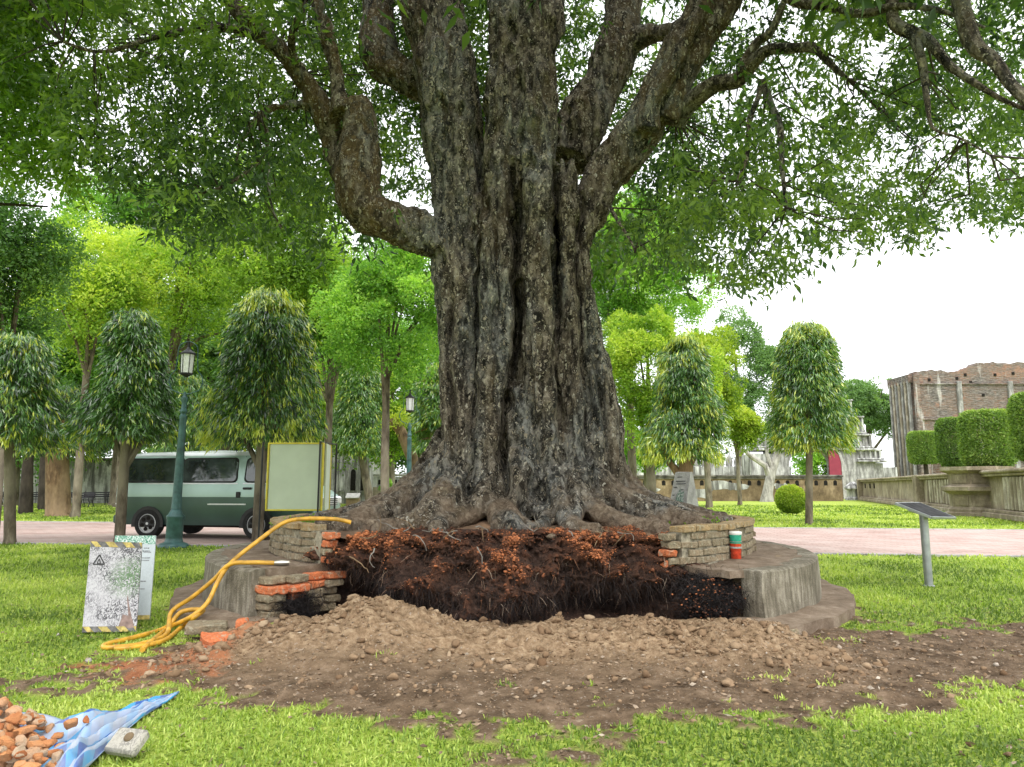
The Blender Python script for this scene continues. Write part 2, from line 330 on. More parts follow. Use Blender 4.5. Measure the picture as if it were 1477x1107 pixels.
def m_board(name, base, ink, tree):
    g = G(name); a = g.noise(42, 3, (1.2, 1, .8), .6, 0, 1.5); b = g.noise(110, 2, (1, 1, 1), .6, 2, 1.)
    k = g.math('MULTIPLY', g.ramp(a, [(.47, 1), (.53, 0)]), g.ramp(g.noise(5, 3, off=6), [(.36, .1), (.55, 1)])); k = g.math('MAXIMUM', k, g.math('MULTIPLY', g.ramp(b, [(.36, 1), (.42, 0)]), .7))
    c = g.mix(g.math('MULTIPLY', k, ink), base, (.04, .038, .045))
    if tree:
        sp = g.n('ShaderNodeVectorMath'); sp.operation = 'DISTANCE'; sp.inputs[1].default_value = tree; g.l(g.co, sp.inputs[0])
        c = g.mix(g.math('MULTIPLY', g.ramp(sp.outputs['Value'], [(.10, 1), (.24, 0)]), g.ramp(g.noise(60, 3, off=4), [(.44, 0), (.5, .85)])), c, (.09, .17, .07))
    return g.out(c, .6, None, 0, .25)
def m_tarp():
    g = G('tarp'); u = g.attr('u'); v = g.attr('v')
    s1 = g.ramp(g.math('FRACT', g.math('MULTIPLY', u, 3.2)), [(0, 0), (.5, 0), (.53, 1), (.97, 1)]); s2 = g.ramp(g.math('FRACT', g.math('MULTIPLY', v, 4.)), [(0, 0), (.5, 0), (.53, 1), (.97, 1)])
    c = g.mix(s1, (.46, .54, .7), (.07, .38, .72)); c = g.mix(g.math('MULTIPLY', s2, .35), c, (.1, .42, .75)); c = g.mix(g.math('MULTIPLY', g.math('MULTIPLY', s1, s2), .9), c, (.03, .1, .42))
    c = g.mix(g.ramp(g.noise(6, 5), [(.42, 0), (.68, .5)]), c, (.42, .4, .4))
    return g.out(c, .4, g.bump(g.noise(25, 4), .3, .01), 0, .4, .2)
M['tarp'] = m_tarp()
# ---------------------------------------------------------------- leaves, rocks
def leaves(name, P, D, L, W, tint, mat, parent, fold=.25, droop=0.):
    """P base points, D directions, L lengths, W widths: one folded four-point leaf each (two quads for the big ones)"""
    n = len(P); D = unit(D); r = unit(np.cross(D, rng.normal(size=(n, 3)))); nn = np.cross(r, D)
    L = np.broadcast_to(L, n)[:, None]; W = np.broadcast_to(W, n)[:, None]
    V = np.empty((n, 4, 3)); V[:, 0] = P; V[:, 1] = P+D*L*.45+r*W*.5+nn*W*fold; V[:, 2] = P+D*L; V[:, 3] = P+D*L*.45-r*W*.5+nn*W*fold
    if droop: V[:, 2, 2] -= (L*droop)[:, 0]
    Q = np.arange(n*4).reshape(n, 4)
    T = np.concatenate([Q[:, [0, 1, 2]], Q[:, [0, 2, 3]]])
    return quads(name, V.reshape(-1, 3), T, mat, parent, {'tint': np.repeat(np.clip(tint, 0, 1), 4)})
def rockset(name, P, s, tint, mat, parent=None, flat=.75, kind=None, sd=1):
    vs = []
    for k in range(6):
        bm = bmesh.new(); bmesh.ops.create_icosphere(bm, subdivisions=sd, radius=1); v = np.array([x.co[:] for x in bm.verts]); bm.verts.index_update(); f = np.array([[x.index for x in q.verts] for q in bm.faces]); bm.free()
        v = v*(1+.35*vn(v*1.3+k*7.7, k)+.22*vn(v*3.1+k, k+9))[:, None]
        if sd > 1:
            for _ in range(12):
                q_ = unit(rng.normal(size=3)); h_ = rng.uniform(.35, .7); e_ = v@q_; v = v*np.where(e_ > h_, h_/np.maximum(e_, 1e-6), 1)[:, None]
            v = v*1.35
        v = v*np.array([1, rng.uniform(.6, .95), flat*rng.uniform(.7, 1.1)]); vs.append(v)
    n = len(P); kk = rng.integers(0, 6, n); nv = len(vs[0]); B = np.array(vs)[kk]
    a = rng.uniform(0, 2*PI, n); c, s_ = np.cos(a)[:, None], np.sin(a)[:, None]
    X = B[:, :, 0]*c-B[:, :, 1]*s_; Y = B[:, :, 0]*s_+B[:, :, 1]*c; b = rng.uniform(-.6, .6, n)[:, None]; Z = B[:, :, 2]*np.cos(b)+Y*np.sin(b); Y = Y*np.cos(b)-B[:, :, 2]*np.sin(b)
    V = np.stack([X, Y, Z], -1)*np.broadcast_to(s, n)[:, None, None]+np.asarray(P)[:, None, :]
    F = (f[None]+(np.arange(n)*nv)[:, None, None]).reshape(-1, 3)
    o = quads(name, V.reshape(-1, 3), F, mat, parent, {'tint': np.repeat(tint, nv)})
    if kind: o['kind'] = kind
    return o
# ================================================================ GROUND
CY = 9.7; RC = 3.73; RB = 3.03; RF = 4.06        # centre of the round planter, its concrete tier, brick ring and footing
ZF, ZT, ZB = .10, .53, .91
def inpoly(x, y, poly):
    r = np.zeros(len(x), bool); n = len(poly)
    for i in range(n):
        (x1, y1), (x2, y2) = poly[i], poly[(i+1) % n]
        c = ((y1 > y) != (y2 > y)); r ^= c & (x < (x2-x1)*(y-y1)/((y2-y1) if y2 != y1 else 1e-9)+x1)
    return r
def edge_d(x, y, poly):
    d = np.full(len(x), 1e9); n = len(poly)
    for i in range(n):
        a = np.array(poly[i]); b = np.array(poly[(i+1) % n]); ab = b-a
        t = np.clip(((x-a[0])*ab[0]+(y-a[1])*ab[1])/(ab@ab+1e-9), 0, 1); d = np.minimum(d, np.hypot(x-a[0]-t*ab[0], y-a[1]-t*ab[1]))
    return np.where(inpoly(x, y, poly), d, -d)
DIRT = [gnd(*p)[:2] for p in [(-60, 992), (20, 975), (90, 957), (200, 943), (290, 928), (300, 860), (1200, 860), (1232, 905), (1290, 912), (1340, 903), (1560, 900), (1600, 985), (1420, 1000), (1330, 1022), (1180, 1040), (1010, 1050), (880, 1062), (760, 1075), (600, 1062), (470, 1040), (330, 1022), (220, 998), (100, 990), (0, 997)]]
REDP = [gnd(*p)[:2] for p in [(110, 962), (170, 945), (250, 938), (310, 942), (345, 955), (270, 978), (160, 985)]]
def dirt(x, y):
    P = np.stack([x, y, 0*x], 1); d = edge_d(x, y, DIRT)+.24*fbm(P*1.9, 4, 3)+.3*fbm(P*8, 3, 9)
    return np.clip(d/.16+.5, 0, 1)
def red(x, y): return np.clip(edge_d(x, y, REDP)/.25+.1+1.5*fbm(np.stack([x, y, 0*x], 1)*5, 4, 5), 0, .8)
def heap(x, y):      # dug soil heaped in front of the opened planter
    P = np.stack([x, y, 0*x], 1)
    ridge = .085+.27*np.exp(-((x+1.12)/.5)**2)+.02*np.exp(-((x-.1)/.3)**2)+.08*np.exp(-((x-.95)/.75)**2)+.07*np.exp(-((x-1.9)/.4)**2)+.06*np.exp(-((x+2.)/.4)**2)
    yc = 6.15-.02*x*x; f = np.where(y < yc, np.exp(-((y-yc)/.62)**2), np.exp(-((y-yc)/.9)**2))
    m = np.clip((2.75-np.abs(x))/.6, 0, 1)
    z = ridge*f*m*m*(3-2*m)
    return z*(1+.22*fbm(P*3, 4, 31)), f*m
def gz(x, y):
    P = np.stack([x, y, 0*x], 1); z, f = heap(x, y); d = dirt(x, y)
    return z+d*(.022*fbm(P*5, 5, 41)+.012)-.006+f*.05*fbm(P*8, 4, 47)+.015*fbm(P*.9, 3, 51)*np.clip((13-y)/5, 0, 1)
xs = np.concatenate([-np.geomspace(600, 5.2, 46), np.arange(-5.15, 5.2, .035), np.geomspace(5.2, 600, 46)])
ys = np.concatenate([[-60, -20, -5, 0, 2], np.arange(2.9, 8.6, .035), np.geomspace(8.62, 900, 70)])
X, Y = np.meshgrid(xs, ys); x = X.ravel(); y = Y.ravel(); near = (np.abs(x) < 9) & (y > 2) & (y < 12); z = np.full(len(x), -.006); dd = np.zeros(len(x)); rr = dd.copy(); hh = dd.copy()
z[near] = gz(x[near], y[near]); dd[near] = dirt(x[near], y[near]); rr[near] = red(x[near], y[near]); hz_, hf = heap(x[near], y[near]); hh[near] = np.clip(hf*1.6, 0, 1)
nx = len(xs); ii = np.arange((len(ys)-1)*nx).reshape(-1, nx)[:, :-1].ravel()
gnd_o = quads('ground', np.stack([x, y, z], 1), np.stack([ii, ii+1, ii+nx+1, ii+nx], 1), M['ground'], None, {'dirt': dd, 'red': rr, 'heap': hh}, True); gnd_o['kind'] = 'structure'
# paved path, slightly oblique, with low kerbs
def path_y(x): return 15.25-.152*x
mb = MB(); mb.add([(-90, path_y(-90), .012), (90, path_y(90), .012), (90, path_y(90)+8.9, .012), (-90, path_y(-90)+9.6, .012)], [(0, 1, 2, 3)]); mb.build('path', M['path'])['kind'] = 'structure'
for dy, dl in ((-.12, 'near'), (9.1, 'far')):
    mb = MB(); a = math.atan(-.152 if dy < 0 else -.157)
    n = 60
    for k in range(n):
        xx = -45+1.5*k; mb.box((xx, path_y(xx)+(dy if dy < 0 else 9.35-.0039*(xx+90)), .0), (1.49, .1, .07), 0, a, b=.01)
    props(mb.build('kerb', M['marker']), kind='structure')
# ================================================================ GRASS
def grass(name, x, y, L, W, mat, tint, nod=.5):
    n = len(x); a = rng.uniform(0, 2*PI, n); t = rng.uniform(.15, 1.35, n); d = np.stack([np.cos(a)*np.sin(t), np.sin(a)*np.sin(t), np.cos(t)], 1); s = np.stack([-np.sin(a+rng.normal(0, .6, n)), np.cos(a), 0*a], 1)
    b = np.stack([x, y, gz(x, y) if y.min() < 12 else 0*x], 1); L = L[:, None]; W = W[:, None]
    V = np.empty((n, 5, 3)); V[:, 0] = b-s*W*.35; V[:, 1] = b+s*W*.35; mid = b+d*L*.55; V[:, 2] = mid+s*W*.5; V[:, 3] = mid-s*W*.5
    tip = mid+d*L*.45; tip[:, 2] -= L[:, 0]*.25*np.sin(t); V[:, 4] = tip
    Q = (np.arange(n)*5)[:, None]
    T = np.concatenate([Q+[0, 1, 2], Q+[0, 2, 3], Q+[3, 2, 4]])
    o = quads(name, V.reshape(-1, 3), T, mat, None, {'tint': np.repeat(np.clip(tint, 0, 1), 5)}); o['kind'] = 'stuff'; return o
gx, gy, gL, gW = [], [], [], []
for y0, y1, dens, L, W in ((2.9, 5, 4300, .034, .0092), (5, 7, 3100, .036, .0095), (7, 10, 1300, .052, .012), (10, 13, 700, .055, .017), (13, 18.5, 330, .06, .026), (21, 32, 120, .08, .045), (32, 50, 45, .1, .08)):
    hw = .8*y1+1.6; n = int(dens*(y1-y0)*2*hw); xx = rng.uniform(-hw, hw, n); yy = rng.uniform(y0, y1, n)
    k = np.abs(xx) < .78*yy+1.6
    if y0 < 12:
        dv = dirt(xx, yy); cl = fbm(np.stack([xx, yy, 0*xx], 1)*2.2, 3, 61); cl2 = fbm(np.stack([xx, yy, 0*xx], 1)*6, 2, 67)
        k &= (rng.uniform(0, 1, n) > dv) | ((cl > .62) & (cl2 > .25) & (rng.uniform(0, 1, n) < .5) & (np.abs(xx*1.)+yy*.0 < 9) & (heap(xx, yy)[1] < .35)); k &= (cl2 > -.95)
        k &= np.hypot(xx, yy-CY) > RF+.05
    else:
        py_ = path_y(xx); k &= (yy < py_-.18) | (yy > py_+9.7)
    xx, yy = xx[k], yy[k]; m = len(xx); gx.append(xx); gy.append(yy); gL.append(L*rng.uniform(.5, 1.35, m)); gW.append(W*rng.uniform(.7, 1.2, m))
for nm, sel in (('grass', slice(0, 4)), ('grass', slice(4, 7))):
    x_ = np.concatenate(gx[sel]); y_ = np.concatenate(gy[sel]); tn = .45+.5*fbm(np.stack([x_, y_, 0*x_], 1)*.8, 3, 71)+rng.normal(0, .22, len(x_))
    grass(nm, x_, y_, np.concatenate(gL[sel]), np.concatenate(gW[sel]), M['grass'], tn)
# clods and litter lying on the soil
n = 24000; xx = rng.uniform(-3, 3, n); yy = rng.uniform(4.7, 6.6, n); hz_, hf = heap(xx, yy); cl = fbm(np.stack([xx, yy, 0*xx], 1)*2.4, 3, 81)
k = (rng.uniform(0, 1, n) < hf*.9*np.clip(.5+cl, .05, 1)+.05) & (dirt(xx, yy) > .5); xx, yy = xx[k], yy[k]; m = len(xx)
s = np.clip(rng.pareto(2.2, m)*.007+.005, 0, .05); rockset('soil_clods', np.stack([xx, yy, gz(xx, yy)+s*.25], 1), s, np.clip(rng.normal(.42, .16, m), 0, .8), M['clod'], kind='stuff', sd=2)
n = 9000; xx = rng.uniform(-6, 6, n); yy = rng.uniform(3.3, 8.6, n); k = (dirt(xx, yy) > .45) & (np.hypot(xx, yy-CY) > RF+.02); xx, yy = xx[k], yy[k]; m = len(xx)
s = np.clip(rng.pareto(3, m)*.006+.004, 0, .03); rockset('gravel', np.stack([xx, yy, gz(xx, yy)+s*.2], 1), s, np.clip(rng.beta(1.4, 2, m), 0, 1), M['clod'], kind='stuff')
n = 8500; xx = rng.uniform(-6, 6, n); yy = rng.uniform(3.2, 8.6, n); k = ((dirt(xx, yy) > .4) | (rng.uniform(0, 1, n) < .22)) & (np.hypot(xx, yy-CY) > RF); xx, yy = xx[k], yy[k]; m = len(xx)
L_ = leaves('leaf_litter', np.stack([xx, yy, gz(xx, yy)+.015], 1), np.stack([rng.normal(size=m), rng.normal(size=m), rng.normal(0, .12, m)], 1), rng.uniform(.02, .06, m), rng.uniform(.01, .025, m), rng.beta(1.2, 2, m), M['litter'], None, .15); L_['kind'] = 'stuff'
# ================================================================ PLANTER
pl = thing('tree_planter', 'round tiered concrete and brick planter broken open in front of the huge tree', 'planter', (0, CY, 0))
def arc(r, a, z): return (r*math.sin(a), CY-r*math.cos(a), z)       # a measured from the camera side
def ring(a0, a1, prof, n, jit=0., seed=0, capends=True, dens=1):
    """revolve a closed (r,z) profile from a0 to a1"""
    V = []; m = len(prof); P = []
    for i in range(n+1):
        a = a0+(a1-a0)*i/n
        for r, z_ in prof: P.append(arc(r, a, z_))
    P = np.array(P)
    if jit: P += jit*np.stack([fbm(P*3+q*9, 4, seed+q) for q in range(3)], 1)*np.array([1, 1, .6])
    F = [(i*m+k, i*m+(k+1) % m, (i+1)*m+(k+1) % m, (i+1)*m+k) for i in range(n) for k in range(m)]
    if capends: F += [tuple(range(m)), tuple(range(n*m+m-1, n*m-1, -1))]
    return P, F
def seg(a, b, n): return [(a[0]+(b[0]-a[0])*i/n, a[1]+(b[1]-a[1])*i/n) for i in range(n)]
AR, AL = R(37.9), R(-40.6)
# footing (low step); gone in front, where the heap lies
mb = MB(); pr = seg((3.6, -.05), (RF, -.05), 2)+seg((RF, -.05), (RF, ZF), 2)+seg((RF, ZF), (3.6, ZF+.015), 6)+seg((3.6, ZF+.015), (3.6, -.05), 1)
P, F = ring(R(33), R(360-35.5), pr, 170, .035, 5); mb.add(P, F); mb.build('footing', M['concrete_top'], pl, True)
# concrete tier: shell, top slab
mb = MB(); pr = seg((3.5, ZF-.03), (RC, ZF-.03), 2)+seg((RC, ZF-.03), (RC-.01, ZT-.02), 8)+seg((RC-.01, ZT-.02), (RC-.04, ZT), 1)+seg((RC-.04, ZT), (3.5, ZT+.0), 3)+seg((3.5, ZT), (3.5, ZF-.03), 3)
P, F = ring(AR, 2*PI+AL, pr, 200, .012, 15); mb.add(P, F); mb.build('concrete_wall', M['concrete'], pl, True)
mb = MB(); pr = seg((2.85, ZT-.07), (3.55, ZT-.07), 6)+seg((3.55, ZT-.07), (3.55, ZT+.003), 1)+seg((3.55, ZT+.003), (2.85, ZT+.012), 8)+seg((2.85, ZT+.012), (2.85, ZT-.07), 1)
P, F = ring(R(34), 2*PI+R(-39.5), pr, 260, .035, 25)
# ragged slab edge at both broken ends
mb.add(P, F); mb.build('tier_top', M['concrete_top'], pl, True)
mb = MB(); pr = seg((2.9, .02), (3.53, .02), 5)+seg((3.53, .02), (3.53, ZT-.05), 5)+seg((3.53, ZT-.05), (2.9, ZT-.05), 5)+seg((2.9, ZT-.05), (2.9, .02), 4)
P, F = ring(R(44), 2*PI+R(-45), pr, 220, .07, 35); mb.add(P, F); mb.build('tier_fill', M['stone_brown'], pl, True)
mb = MB(); pr = seg((3.33, .02), (3.51, .02), 3)+seg((3.51, .02), (3.51, ZT-.06), 6)+seg((3.51, ZT-.06), (3.25, ZT-.06), 4)+seg((3.25, ZT-.06), (3.33, .02), 6)
P, F = ring(R(38.6), R(47), pr, 16, .09, 39); mb.add(P, F); mb.build('tier_fill', M['stone_brown'], pl, True)
# bricks
def brickrow(mbs, a0, a1, r, z0, h, L, dep, off=0, jit=.006, redp=0.):
    a = a0+off*L/r
    while a < a1:
        l = L*random.uniform(.9, 1.08); am = a+l/r/2
        if am+l/r/2 > a1: break
        c = arc(r-dep/2+random.gauss(0, jit), am, z0+h/2+random.gauss(0, jit*.4))
        k = 'red' if random.random() < redp else 'old'
        mbs[k].box(c, (l-.014, dep, h-.012), random.randint(0, 2), am+random.gauss(0, .015), b=.006); a += l/r
def rough(o, amt, sc):
    me = o.data; n = len(me.vertices); v = np.empty(n*3, np.float32); me.vertices.foreach_get('co', v); v = v.reshape(-1, 3)
    v += amt*np.stack([fbm(v*sc+q*11, 3, q+3) for q in range(3)], 1); me.vertices.foreach_set('co', v.ravel().astype(np.float32)); me.update()
def bricktint(o):
    me = o.data; at_ = me.attributes.new('tint', 'FLOAT', 'POINT'); n = len(me.vertices); v = np.empty(n*3, np.float32); me.vertices.foreach_get('co', v); v = v.reshape(-1, 3)
    at_.data.foreach_set('value', np.clip(.5+.7*vn(np.floor(v*4.2)+.37, 2), 0, 1).astype(np.float32))
BR, BL = R(32.5), R(-38.6); rows = [(ZT+.01, .072), (ZT+.088, .072), (ZT+.166, .072), (ZT+.244, .074)]
for nm, a0, a1, rp in (('brick_ring', BR, 2*PI+BL, 0),):
    mbs = {'red': MB(), 'old': MB()}; mbc = MB()
    for i, (z0, h) in enumerate(rows):
        for dep_, rr_ in ((.11, RB),):
            brickrow(mbs, a0+i*.004, a1-i*.004, rr_, z0, h, .235, .12, .5*(i % 2), .008, rp)
    brickrow({'red': mbc, 'old': mbc}, a0+.01, a1-.01, RB+.015, ZT+.32, .072, .21, .2, 0, .007)
    o = mbs['old'].build('brick_courses', M['brick_old'], pl, False, False); rough(o, .008, 20); bricktint(o)
    o = mbc.build('brick_coping', M['brick'], pl, False, False); rough(o, .008, 18); bricktint(o)
    mb = MB(); pr = seg((2.84, ZT), (RB-.018, ZT), 2)+seg((RB-.018, ZT), (RB-.018, ZB-.055), 4)+seg((RB-.018, ZB-.055), (2.84, ZB-.055), 2)+seg((2.84, ZB-.055), (2.84, ZT), 2)
    P, F = ring(a0+.012, a1-.012, pr, 200, .012, 55); mb.add(P, F); mb.build('mortar_core', M['mortar'], pl, True)
# orange broken bricks at the two open ends of the ring and in the left cut face of the tier
class OneBrick:
    def __init__(s, mt): s.mt = mt
    def box(s, *a, **k):
        mb = MB(); mb.box(*a, **k); o = mb.build('brick', M[s.mt], pl, False, False); bm = bmesh.new(); bm.from_mesh(o.data); bmesh.ops.subdivide_edges(bm, edges=bm.edges[:], cuts=2, use_grid_fill=True); bm.to_mesh(o.data); bm.free(); rough(o, .012, 16); bricktint(o); return s
mr = OneBrick('brick_red'); mo = OneBrick('brick_old')
for i in range(4):
    mr.box(arc(RB-.07, BL+R(.4+.7*(i % 2)), ZT+.05+.078*i), (.11+.05*(i % 2), .12, .062), 0, BL+random.gauss(0, .1), b=.008) if i != 1 else mo.box(arc(RB-.07, BL+R(.8), ZT+.05+.078*i), (.15, .12, .062), 0, BL, b=.008)
    (mr if i in (1,) else mo).box(arc(RB-.08, BR-R(.8+.8*(i % 2)), ZT+.05+.078*i), (.14, .12, .062), 0, BR+random.gauss(0, .08), b=.008)
mr.box(arc(RB-.12, BR-R(2.0), ZT+.03), (.16, .14, .07), 0, BR+.2, b=.01)
for j, (z0, ex) in enumerate(((.40, .17), (.32, .2), (.245, .12), (.165, .07), (.09, .05))):
    for q in range(4):
        rr_ = 3.56-.21*q+random.gauss(0, .01); da = ex/rr_*(1-.12*q)
        tgt = mr if (j in (1,) and q in (0, 1, 2)) or (j in (0,) and q in (2, 3)) or (j == 2 and q == 1) else mo
        tgt.box(arc(rr_, AL+da*.55+random.gauss(0, .01), z0+.033), (.24+.1*random.random(), .2, .07), 0, AL+random.gauss(.05, .12), b=.012)
# soil inside the ring
na, nr = 260, 40; A_ = np.linspace(0, 2*PI, na, endpoint=False); Rr = np.linspace(.3, 2.9, nr); AA, RR_ = np.meshgrid(A_, Rr)
aa = AA.ravel(); rr = RR_.ravel(); P = np.stack([rr*np.sin(aa), CY-rr*np.cos(aa), 0*rr], 1)
front = np.clip((R(40)-np.abs(((aa+PI) % (2*PI))-PI))/R(6), 0, 1); rr = rr*(1-front*.24*np.clip((rr-1.2)/1.7, 0, 1)); P = np.stack([rr*np.sin(aa), CY-rr*np.cos(aa), 0*rr], 1)
P[:, 2] = .82+.1*np.clip((2.5-rr)/1.5, 0, 1)**1.5-.1*front*np.clip((rr-1.9)/.3, 0, 1)+.03*fbm(P*3.3, 5, 91)
ii = (np.arange(nr-1)[:, None]*na+np.arange(na)[None]).ravel(); jj = (np.arange(nr-1)[:, None]*na+(np.arange(na)+1)[None] % na).ravel()
M['bed_soil'] = m_tint('bed_soil', [(0, (.07, .045, .03)), (.5, (.2, .13, .085)), (1, (.33, .2, .12))])
quads('soil_bed', P, np.stack([ii, jj, jj+na, ii+na], 1), M['bed_soil'], pl, {'tint': .5+.4*fbm(P*4, 3, 95)}, True)
# ================================================================ THE BIG TREE
BT = thing('big_tree', 'huge old tree with fluted flecked trunk and exposed root mass in the broken round planter', 'tree', (0, CY, 0))
YT = 9.7
def stroke(mb, pts, n=14, sub=4, noise_=.06):
    """pts (px, py, half width px, distance); smooth tube through them"""
    W = np.array([[*at(p[0], p[1], p[3]), p[2]*pm(p[3])] for p in pts]); out = []
    for i in range(len(W)-1):
        p0, p1, p2, p3 = W[max(i-1, 0)], W[i], W[i+1], W[min(i+2, len(W)-1)]
        for k in range(sub):
            t = k/sub; out.append(.5*((2*p1)+(-p0+p2)*t+(2*p0-5*p1+4*p2-p3)*t*t+(-p0+3*p1-3*p2+p3)*t**3))
    out.append(W[-1]); out = np.array(out); out[:, 3] = np.maximum(out[:, 3], .012)*(1+noise_*fbm(out[:, :3]*2.2, 2, 7)*2); mb.tube(out[:, :3], out[:, 3], n); return out
Y_ = YT
tm = MB()
# body
def solid(mb, rows_, n=40):
    V = []; 
    for px, py, hw, dep, Yc in rows_:
        c = at(px, py, Yc); r = hw*pm(Yc)
        for k in range(n):
            t = 2*PI*k/n; V.append((c[0]+r*math.cos(t), Yc+dep*math.sin(t), c[2]))
    F = [(i*n+k, i*n+(k+1) % n, (i+1)*n+(k+1) % n, (i+1)*n+k) for i in range(len(rows_)-1) for k in range(n)]+[tuple(range(n))[::-1], tuple((len(rows_)-1)*n+k for k in range(n))]
    mb.add(V, F)
solid(tm, [(752, 800, 110, .85, Y_), (760, 730, 105, .8, Y_), (762, 660, 96, .7, Y_), (760, 600, 90, .66, Y_), (752, 500, 78, .6, Y_), (742, 400, 74, .56, Y_), (742, 330, 74, .5, Y_), (738, 260, 62, .4, Y_), (735, 200, 40, .25, Y_)])
ST = {}
def st(k, pts, **kw): ST[k] = stroke(tm, pts, **kw)
F1 = Y_-.80
st('c1', [(668, 760, 40, Y_-.5), (672, 690, 36, Y_-.55), (672, 600, 34, Y_-.5), (668, 500, 32, Y_-.45), (664, 420, 38, Y_-.4), (660, 350, 36, Y_-.35), (660, 264, 42, Y_-.25), (652, 180, 42, Y_-.2), (640, 90, 46, Y_-.1), (620, 0, 48, Y_), (600, -130, 44, Y_+.2), (560, -300, 36, Y_+.5), (500, -520, 24, Y_+1)])
st('c2', [(705, 770, 30, F1+.0), (705, 690, 24, F1+.05), (702, 600, 26, F1+.1), (700, 500, 28, F1+.12), (705, 400, 30, F1+.15), (712, 300, 27, F1+.2), (722, 200, 25, F1+.35), (724, 100, 25, F1+.5), (722, 0, 24, F1+.6), (715, -150, 24, Y_), (700, -350, 20, Y_), (690, -600, 14, Y_)])
st('c3', [(745, 775, 26, F1-.35), (748, 740, 21, F1-.2), (752, 690, 17, F1-.08), (753, 640, 17, F1), (748, 590, 17, F1+.02), (742, 560, 12, F1+.12)])
st('c3b', [(722, 560, 16, F1+.1), (728, 470, 17, F1+.1), (732, 380, 16, F1+.12), (735, 300, 15, F1+.25), (745, 230, 18, F1+.3)])
st('c4', [(795, 770, 26, F1-.1), (790, 690, 27, F1), (785, 600, 28, F1), (782, 500, 28, F1+.02), (780, 420, 26, F1+.05), (776, 340, 24, F1+.08), (778, 270, 24, F1+.12), (774, 200, 30, F1+.3), (772, 120, 34, F1+.5), (776, 50, 36, F1+.6), (782, -30, 34, Y_), (790, -200, 28, Y_), (800, -420, 18, Y_+.2)])
st('c4b', [(748, 240, 28, F1+.45), (745, 130, 30, F1+.6), (746, 0, 32, F1+.7), (750, -200, 26, Y_)])
st('c5', [(838, 745, 22, F1), (836, 690, 20, F1+.1), (832, 600, 20, F1+.1), (828, 500, 20, F1+.12), (826, 420, 17, F1+.12), (822, 340, 15, F1+.1), (818, 280, 17, F1+.12), (815, 235, 13, F1+.2)])
st('c6', [(885, 760, 36, Y_-.35), (868, 690, 32, Y_-.45), (862, 600, 30, Y_-.45), (845, 500, 24, Y_-.4), (828, 420, 24, Y_-.4), (832, 340, 28, Y_-.35), (858, 280, 34, Y_-.3), (888, 232, 36, Y_-.3), (925, 185, 36, Y_-.35), (952, 130, 33, Y_-.45), (985, 70, 34, Y_-.6), (1025, 5, 33, Y_-.75), (1075, -80, 30, Y_-.9), (1140, -200, 25, Y_-1.3), (1230, -330, 16, Y_-2)])
st('c7', [(640, 745, 30, Y_-.2), (655, 660, 22, Y_-.1), (660, 560, 22, Y_), (660, 470, 22, Y_), (656, 400, 22, Y_), (645, 350, 28, Y_-.1)])
st('c8', [(905, 755, 30, Y_), (888, 680, 22, Y_), (878, 600, 20, Y_), (860, 540, 16, Y_), (838, 460, 14, Y_)])
# hollow right limb: a rib beside a slot
st('c6b', [(935, 190, 22, Y_-.7), (940, 150, 16, Y_-.75), (975, 90, 12, Y_-.85), (1000, 35, 12, Y_-.95), (1030, -20, 12, Y_-1)])
st('c6c', [(960, 175, 20, Y_-.55), (985, 120, 17, Y_-.65), (1015, 65, 18, Y_-.75), (1050, 10, 18, Y_-.9), (1090, -60, 18, Y_-1)])
# left limb with elbow
st('l1', [(655, 352, 34, Y_-.3), (610, 338, 34, Y_-.55), (560, 318, 34, Y_-.75), (525, 302, 33, Y_-.85), (515, 265, 37, Y_-.85), (518, 215, 33, Y_-.8), (520, 170, 25, Y_-.8), (512, 146, 20, Y_-.8)])
st('l2', [(520, 285, 24, Y_-.75), (490, 240, 20, Y_-.6), (478, 190, 20, Y_-.6), (460, 150, 20, Y_-.7), (432, 108, 15, Y_-.8), (400, 68, 14, Y_-.95), (342, 15, 12, Y_-1.2), (290, -60, 10, Y_-1.5), (210, -140, 7, Y_-2)])
st('l3', [(495, 165, 22, Y_-.8), (489, 140, 12, Y_-.8), (483, 95, 11, Y_-.8), (470, 45, 11, Y_-.85), (455, 0, 10, Y_-.9), (430, -80, 9, Y_-1), (400, -180, 6, Y_-1)])
st('l4', [(445, 152, 12, Y_-.7), (410, 152, 9, Y_-.8), (379, 163, 6, Y_-.9), (350, 200, 4, Y_-1), (341, 240, 3, Y_-1)])
# sawn upper left stub
st('u1', [(625, 125, 26, Y_+.3), (580, 108, 26, Y_+.35), (548, 82, 32, Y_+.4), (545, 35, 25, Y_+.45), (545, -20, 26, Y_+.5), (535, -120, 20, Y_+.7), (500, -260, 12, Y_+1)])
# limb behind, centre right
st('r1', [(820, 235, 34, Y_+.35), (840, 180, 36, Y_+.45), (868, 120, 34, Y_+.55), (892, 60, 34, Y_+.65), (900, 0, 30, Y_+.8), (910, -100, 24, Y_+1), (930, -260, 14, Y_+1.4)])
st('r2', [(895, 62, 26, Y_+.6), (930, 52, 18, Y_+.4), (965, 45, 12, Y_+.1), (1005, 20, 11, Y_-.3), (1040, -25, 10, Y_-.5)])
for k in ST: pass
